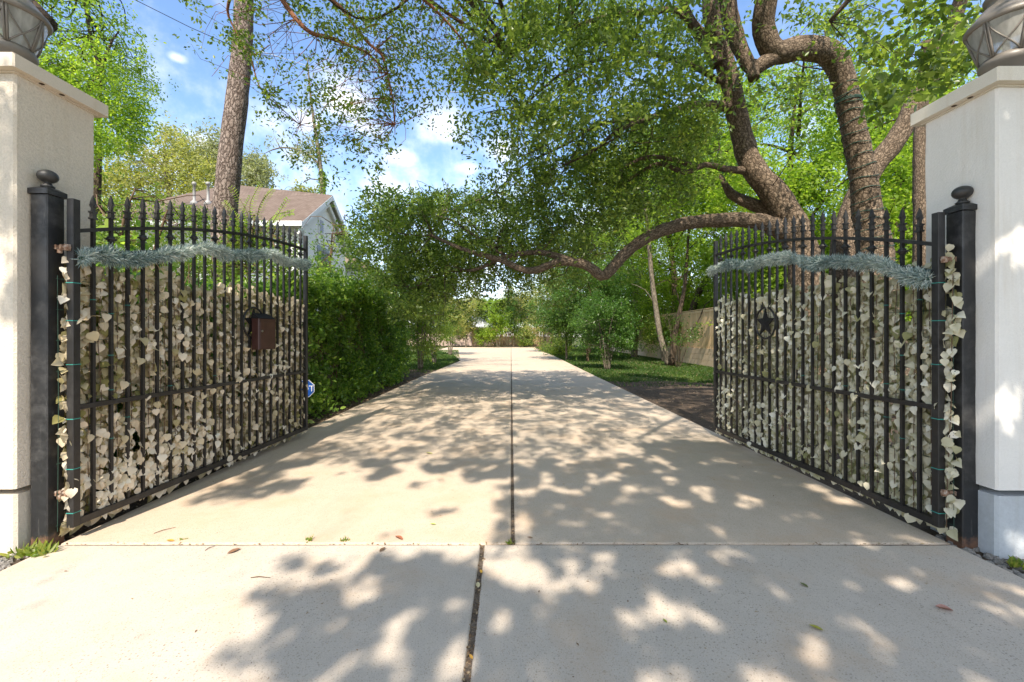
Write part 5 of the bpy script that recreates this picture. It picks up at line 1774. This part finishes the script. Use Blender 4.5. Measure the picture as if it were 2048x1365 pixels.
# right-hand row beside the driveway
RR = 'shrubs and small trees along the right edge of the driveway'
small_tree('shrub', 'feathery yellow shrub leaning over the far right edge of the driveway', 3.1, 36, 5, 4.6, 1.5, 560, M['leaf_yellow'], .15, RR, cz=2.5, size=.3, clump=.4, lean=.3, cat='shrub', zmin=.2)
small_tree('shrub', 'low yellow green shrub in front of the feathery shrub', 3.4, 29.5, 5, 2.5, 1.2, 420, M['leaf_shrub'], .12, RR, cz=1.2, size=.25, clump=.3, cat='shrub', zmin=.1)
small_tree('evergreen_tree', 'dark green rounded tree on thin trunk nearest the driveway edge', 3.05, 24.0, 1, 4.9, 1.75, 1500, M['leaf_dark'], .11, RR, cz=3.0, size=.25, clump=.4, nclump=40, lean=.02, bark_='bark_grey', sr=.07, zmin=.75)
small_tree('evergreen_tree', 'dark green tree with reddish trunk beside the rounded tree', 4.0, 22.5, 1, 5.2, 1.9, 1700, M['leaf_dark'], .11, RR, cz=3.1, size=.25, clump=.4, nclump=40, lean=.02, bark_='twig', sr=.07, zmin=.75)
small_tree('evergreen_tree', 'mid green bushy tree filling the space toward the wooden fence', 5.6, 24.5, 2, 6.0, 1.8, 1200, M['leaf_hedge'], .11, RR, cz=3.8, size=.25, clump=.4, nclump=36, lean=.05, sr=.06, zmin=1.1)
small_tree('shrub', 'multi stemmed green bush fanning out on the lawn edge', 3.9, 17.2, 9, 3.0, 1.25, 1200, M['leaf_dark'], .09, RR, cz=1.8, size=.18, clump=.24, nclump=34, lean=.45, sr=.02, cat='shrub', zmin=.35, bark_='bark_grey')
sp_ = small_tree('shrub', 'sparse dark leaved bush with bare stems before the wooden fence', 7.3, 18.6, 7, 2.3, .9, 70, M['leaf_dark'], .085, RR, cz=1.35, size=.2, clump=.14, nclump=14, lean=.55, sr=.022, cat='shrub', zmin=.3, bark_='bark_dark')

# slender trees on the lawn
SL = 'slender trees along the wooden fence'
def slender(label, pts, rr, limbs, poly, yr, n, m='leaf_bright', bark_='bark_grey', leaf=.11):
    mask_tree('slender_tree', label, (pts[0].x, pts[0].y, 0), poly, yr, n, M[m], leaf, (pts, rr), M[bark_], SL, limbs=limbs, size=.28, clump=.4, nclump=34, tw=70)
slender('pale barked slender tree forking in front of the fence, left of the leaning trunks', [at(1268, 722, 27), at(1272, 650, 27), at(1268, 600, 27), at(1278, 560, 27), at(1290, 500, 27), at(1300, 440, 27), at(1290, 380, 27)], [.2, .17, .15, .13, .11, .08, .04],
        [([at(1270, 612, 27), at(1285, 590, 27), at(1305, 570, 27), at(1330, 560, 27)], [.08, .06, .045, .02]), ([at(1276, 562, 27), at(1262, 520, 27), at(1255, 470, 27)], [.07, .05, .02])],
        [(1150, 560), (1170, 420), (1240, 330), (1330, 330), (1370, 420), (1360, 540), (1290, 600), (1200, 610)], (25, 29), 1500)
slender('slender trunk leaning left from the shared foot near the fence', [at(1338, 731, 19.5), at(1322, 680, 19.5), at(1312, 620, 19.5), at(1304, 560, 19.5), at(1298, 490, 19.5), at(1290, 420, 19.5), at(1275, 340, 19.5)], [.17, .13, .115, .105, .10, .08, .04],
        [([at(1310, 610, 19.5), at(1290, 580, 19.5), at(1262, 568, 19.5)], [.03, .02, .01])],
        [(1190, 480), (1210, 300), (1300, 250), (1390, 300), (1400, 420), (1330, 470), (1260, 500)], (18, 21.5), 1200)
slender('slender dark trunk leaning right from the shared foot near the fence', [at(1342, 731, 19.3), at(1348, 690, 19.3), at(1356, 640, 19.3), at(1368, 580, 19.3), at(1374, 520, 19.3), at(1378, 460, 19.3), at(1392, 380, 19.3)], [.15, .11, .10, .09, .07, .05, .03],
        [([at(1360, 610, 19.3), at(1350, 575, 19.3), at(1335, 560, 19.3), at(1310, 572, 19.3)], [.03, .024, .018, .008]), ([at(1376, 500, 19.3), at(1400, 480, 19.3), at(1425, 470, 19.3)], [.03, .02, .01]), ([at(1346, 700, 19.3), at(1392, 650, 19.3), at(1410, 610, 19.3), at(1428, 596, 19.3)], [.035, .03, .022, .01])],
        [(1330, 470), (1330, 330), (1400, 250), (1490, 300), (1500, 420), (1440, 500)], (18, 21), 1000, bark_='bark_dark')
slender('brown trunk curving right behind the wooden fence', [at(1378, 640, 24), at(1388, 610, 24), at(1402, 575, 24), at(1420, 552, 24), at(1450, 545, 24), at(1500, 520, 24)], [.2, .19, .17, .15, .12, .06],
        [], [(1390, 620), (1400, 480), (1480, 420), (1560, 480), (1560, 620)], (22, 26), 900, bark_='bark_dark')

# woods beyond the fence
WD = 'bright green trees filling the background beyond the fence'
def wood_tree(label, x, y, h, cz, rx, ry, n, m='leaf_bright', leaf=.14, tr=.22):
    root = thing('broadleaf_tree', label, 'tree', (x, y, 0), 0, WD)
    b = MB()
    lp, _ = b.tube([Vector((x, y, -.1)), Vector((x + .2, y, h * .3)), Vector((x - .2, y + .2, h * .6)), Vector((x, y, h * .92))], [tr, tr * .8, tr * .5, tr * .1], 9, .4, .1)
    for k in range(9):
        a = k * 2.4
        z = h * (.3 + .06 * k)
        p0 = Vector((x, y, z))
        e = p0 + Vector((math.cos(a) * rx * .75, math.sin(a) * ry * .75, h * .12))
        pp, _ = b.tube([p0, p0.lerp(e, .5) + Vector((0, 0, .3)), e], [tr * .35, tr * .22, .02], 6, .4, .1)
        lp += pp
    nc = 75
    rz_ = h - cz
    C = unit(R.normal(size=(nc, 3))) * (R.random((nc, 1)) ** .45) * (rx, ry, rz_) + (x, y, cz)
    w = R.random(nc) + .25
    P = C[R.choice(nc, n, p=w / w.sum())] + R.normal(size=(n, 3)) * .55 * (1, 1, .7)
    px, py = proj(P)
    P = P[(P[:, 2] > 1.6) & ~((px < 1045) & (py < 640))]
    twigs(b, lp, P, 80, .014, .05, 6)
    o = b.build('trunk', M['bark_dark'], None, True); rebase(o, root)
    crown('crown', M[m], P, root, 13, .34, leaf, .55, .2)
wood_tree('bright tree close behind the fence, seen between oak trunks and gate star', 11.5, 17.0, 13, 7.5, 4.6, 4, 3400)
wood_tree('bright tree seen between the oak stems and the white pillar', 17.2, 18.5, 15, 8, 4.8, 4.5, 3400)
wood_tree('tall bright tree rising behind the leaning slender trunks', 9.8, 26, 15, 8.5, 4.8, 4.5, 3400)
wood_tree('very tall bright tree behind the crown of the live oak', 15.5, 28, 19, 11, 6, 5, 3800)
wood_tree('tall tree farthest right, mostly hidden by the white pillar', 22.5, 25, 17, 9, 5.5, 5, 3200)
wood_tree('green tree rising above the dark trees beside the driveway', 6.0, 33, 13, 7.5, 4.2, 4, 2000, 'leaf_shrub')
wood_tree('darker green tree behind the fence in the middle of the woods', 11, 38, 15, 8, 5, 5, 2200, 'leaf_shrub', .18)
wood_tree('far hazy green tree beyond the end of the lawn', 5.2, 47, 12, 7, 3.6, 4, 1400, 'leaf_yellow', .2)
wood_tree('low bright tree pressing against the back of the wooden fence', 12.2, 22, 8, 4.2, 3.6, 3, 2000)
wood_tree('low bright tree behind the fence, below the oak limb', 14.5, 14.5, 8, 4.0, 3.8, 3, 2200)

wood_tree('low shrubby tree behind the fence, between the leaning trunks', 11.5, 27, 6.5, 3.6, 4.0, 3, 2000)
wood_tree('low shrubby tree farther along behind the fence', 11.8, 35, 6.5, 3.6, 4.2, 3.5, 1700, 'leaf_shrub', .17)
wood_tree('low green tree behind the fence right beside the gate tip', 12.0, 17.5, 6.0, 3.4, 3.2, 2.6, 1800)
wood_tree('low green tree behind the far corner of the fences', 7.5, 54, 7.5, 4.2, 4.2, 3, 1300, 'leaf_shrub', .2)

small_tree('young_tree', 'broad yellow green tree before the pale house wall at the far left', -7.2, 52, 3, 6.5, 2.2, 700, M['leaf_yellow'], .22, FE, cz=3.6, size=.4, clump=.5, keep=not_over_drive, zmin=.6)
small_tree('young_tree', 'low bright shrub at the foot of the orange fence, right of the joint line', 1.6, 50.2, 4, 2.6, 1.2, 300, M['leaf_shrub'], .18, FE, cz=1.3, size=.3, clump=.35, zmin=.2)
small_tree('young_tree', 'low green shrub covering the left part of the orange fence', -3.3, 50.8, 4, 2.6, 1.0, 260, M['leaf_bright'], .18, FE, cz=1.3, size=.3, clump=.35, zmin=.2)

small_tree('shrub', 'leafy shrub against the wooden fence behind the leaning trunks', 8.1, 22.5, 6, 2.6, 1.1, 520, M['leaf_shrub'], .10, RR, cz=1.5, size=.22, clump=.28, lean=.3, cat='shrub', zmin=.2)
small_tree('shrub', 'taller dark shrub against the wooden fence beside the pale forked tree', 7.9, 27.5, 6, 3.4, 1.3, 620, M['leaf_hedge'], .11, RR, cz=1.9, size=.25, clump=.32, lean=.25, cat='shrub', zmin=.2)
small_tree('young_tree', 'broad bright tree closing the view behind the far orange fence', -1.0, 62, 4, 8.0, 2.6, 1000, M['leaf_shrub'], .26, FE, cz=4.6, rx=5.0, size=.5, clump=.7, nclump=40, keep=not_over_drive, zmin=1.5)

total = sum(len(o.data.polygons) for o in S.objects if o.type == 'MESH')
print('polys', total, 'objects', len(S.objects))
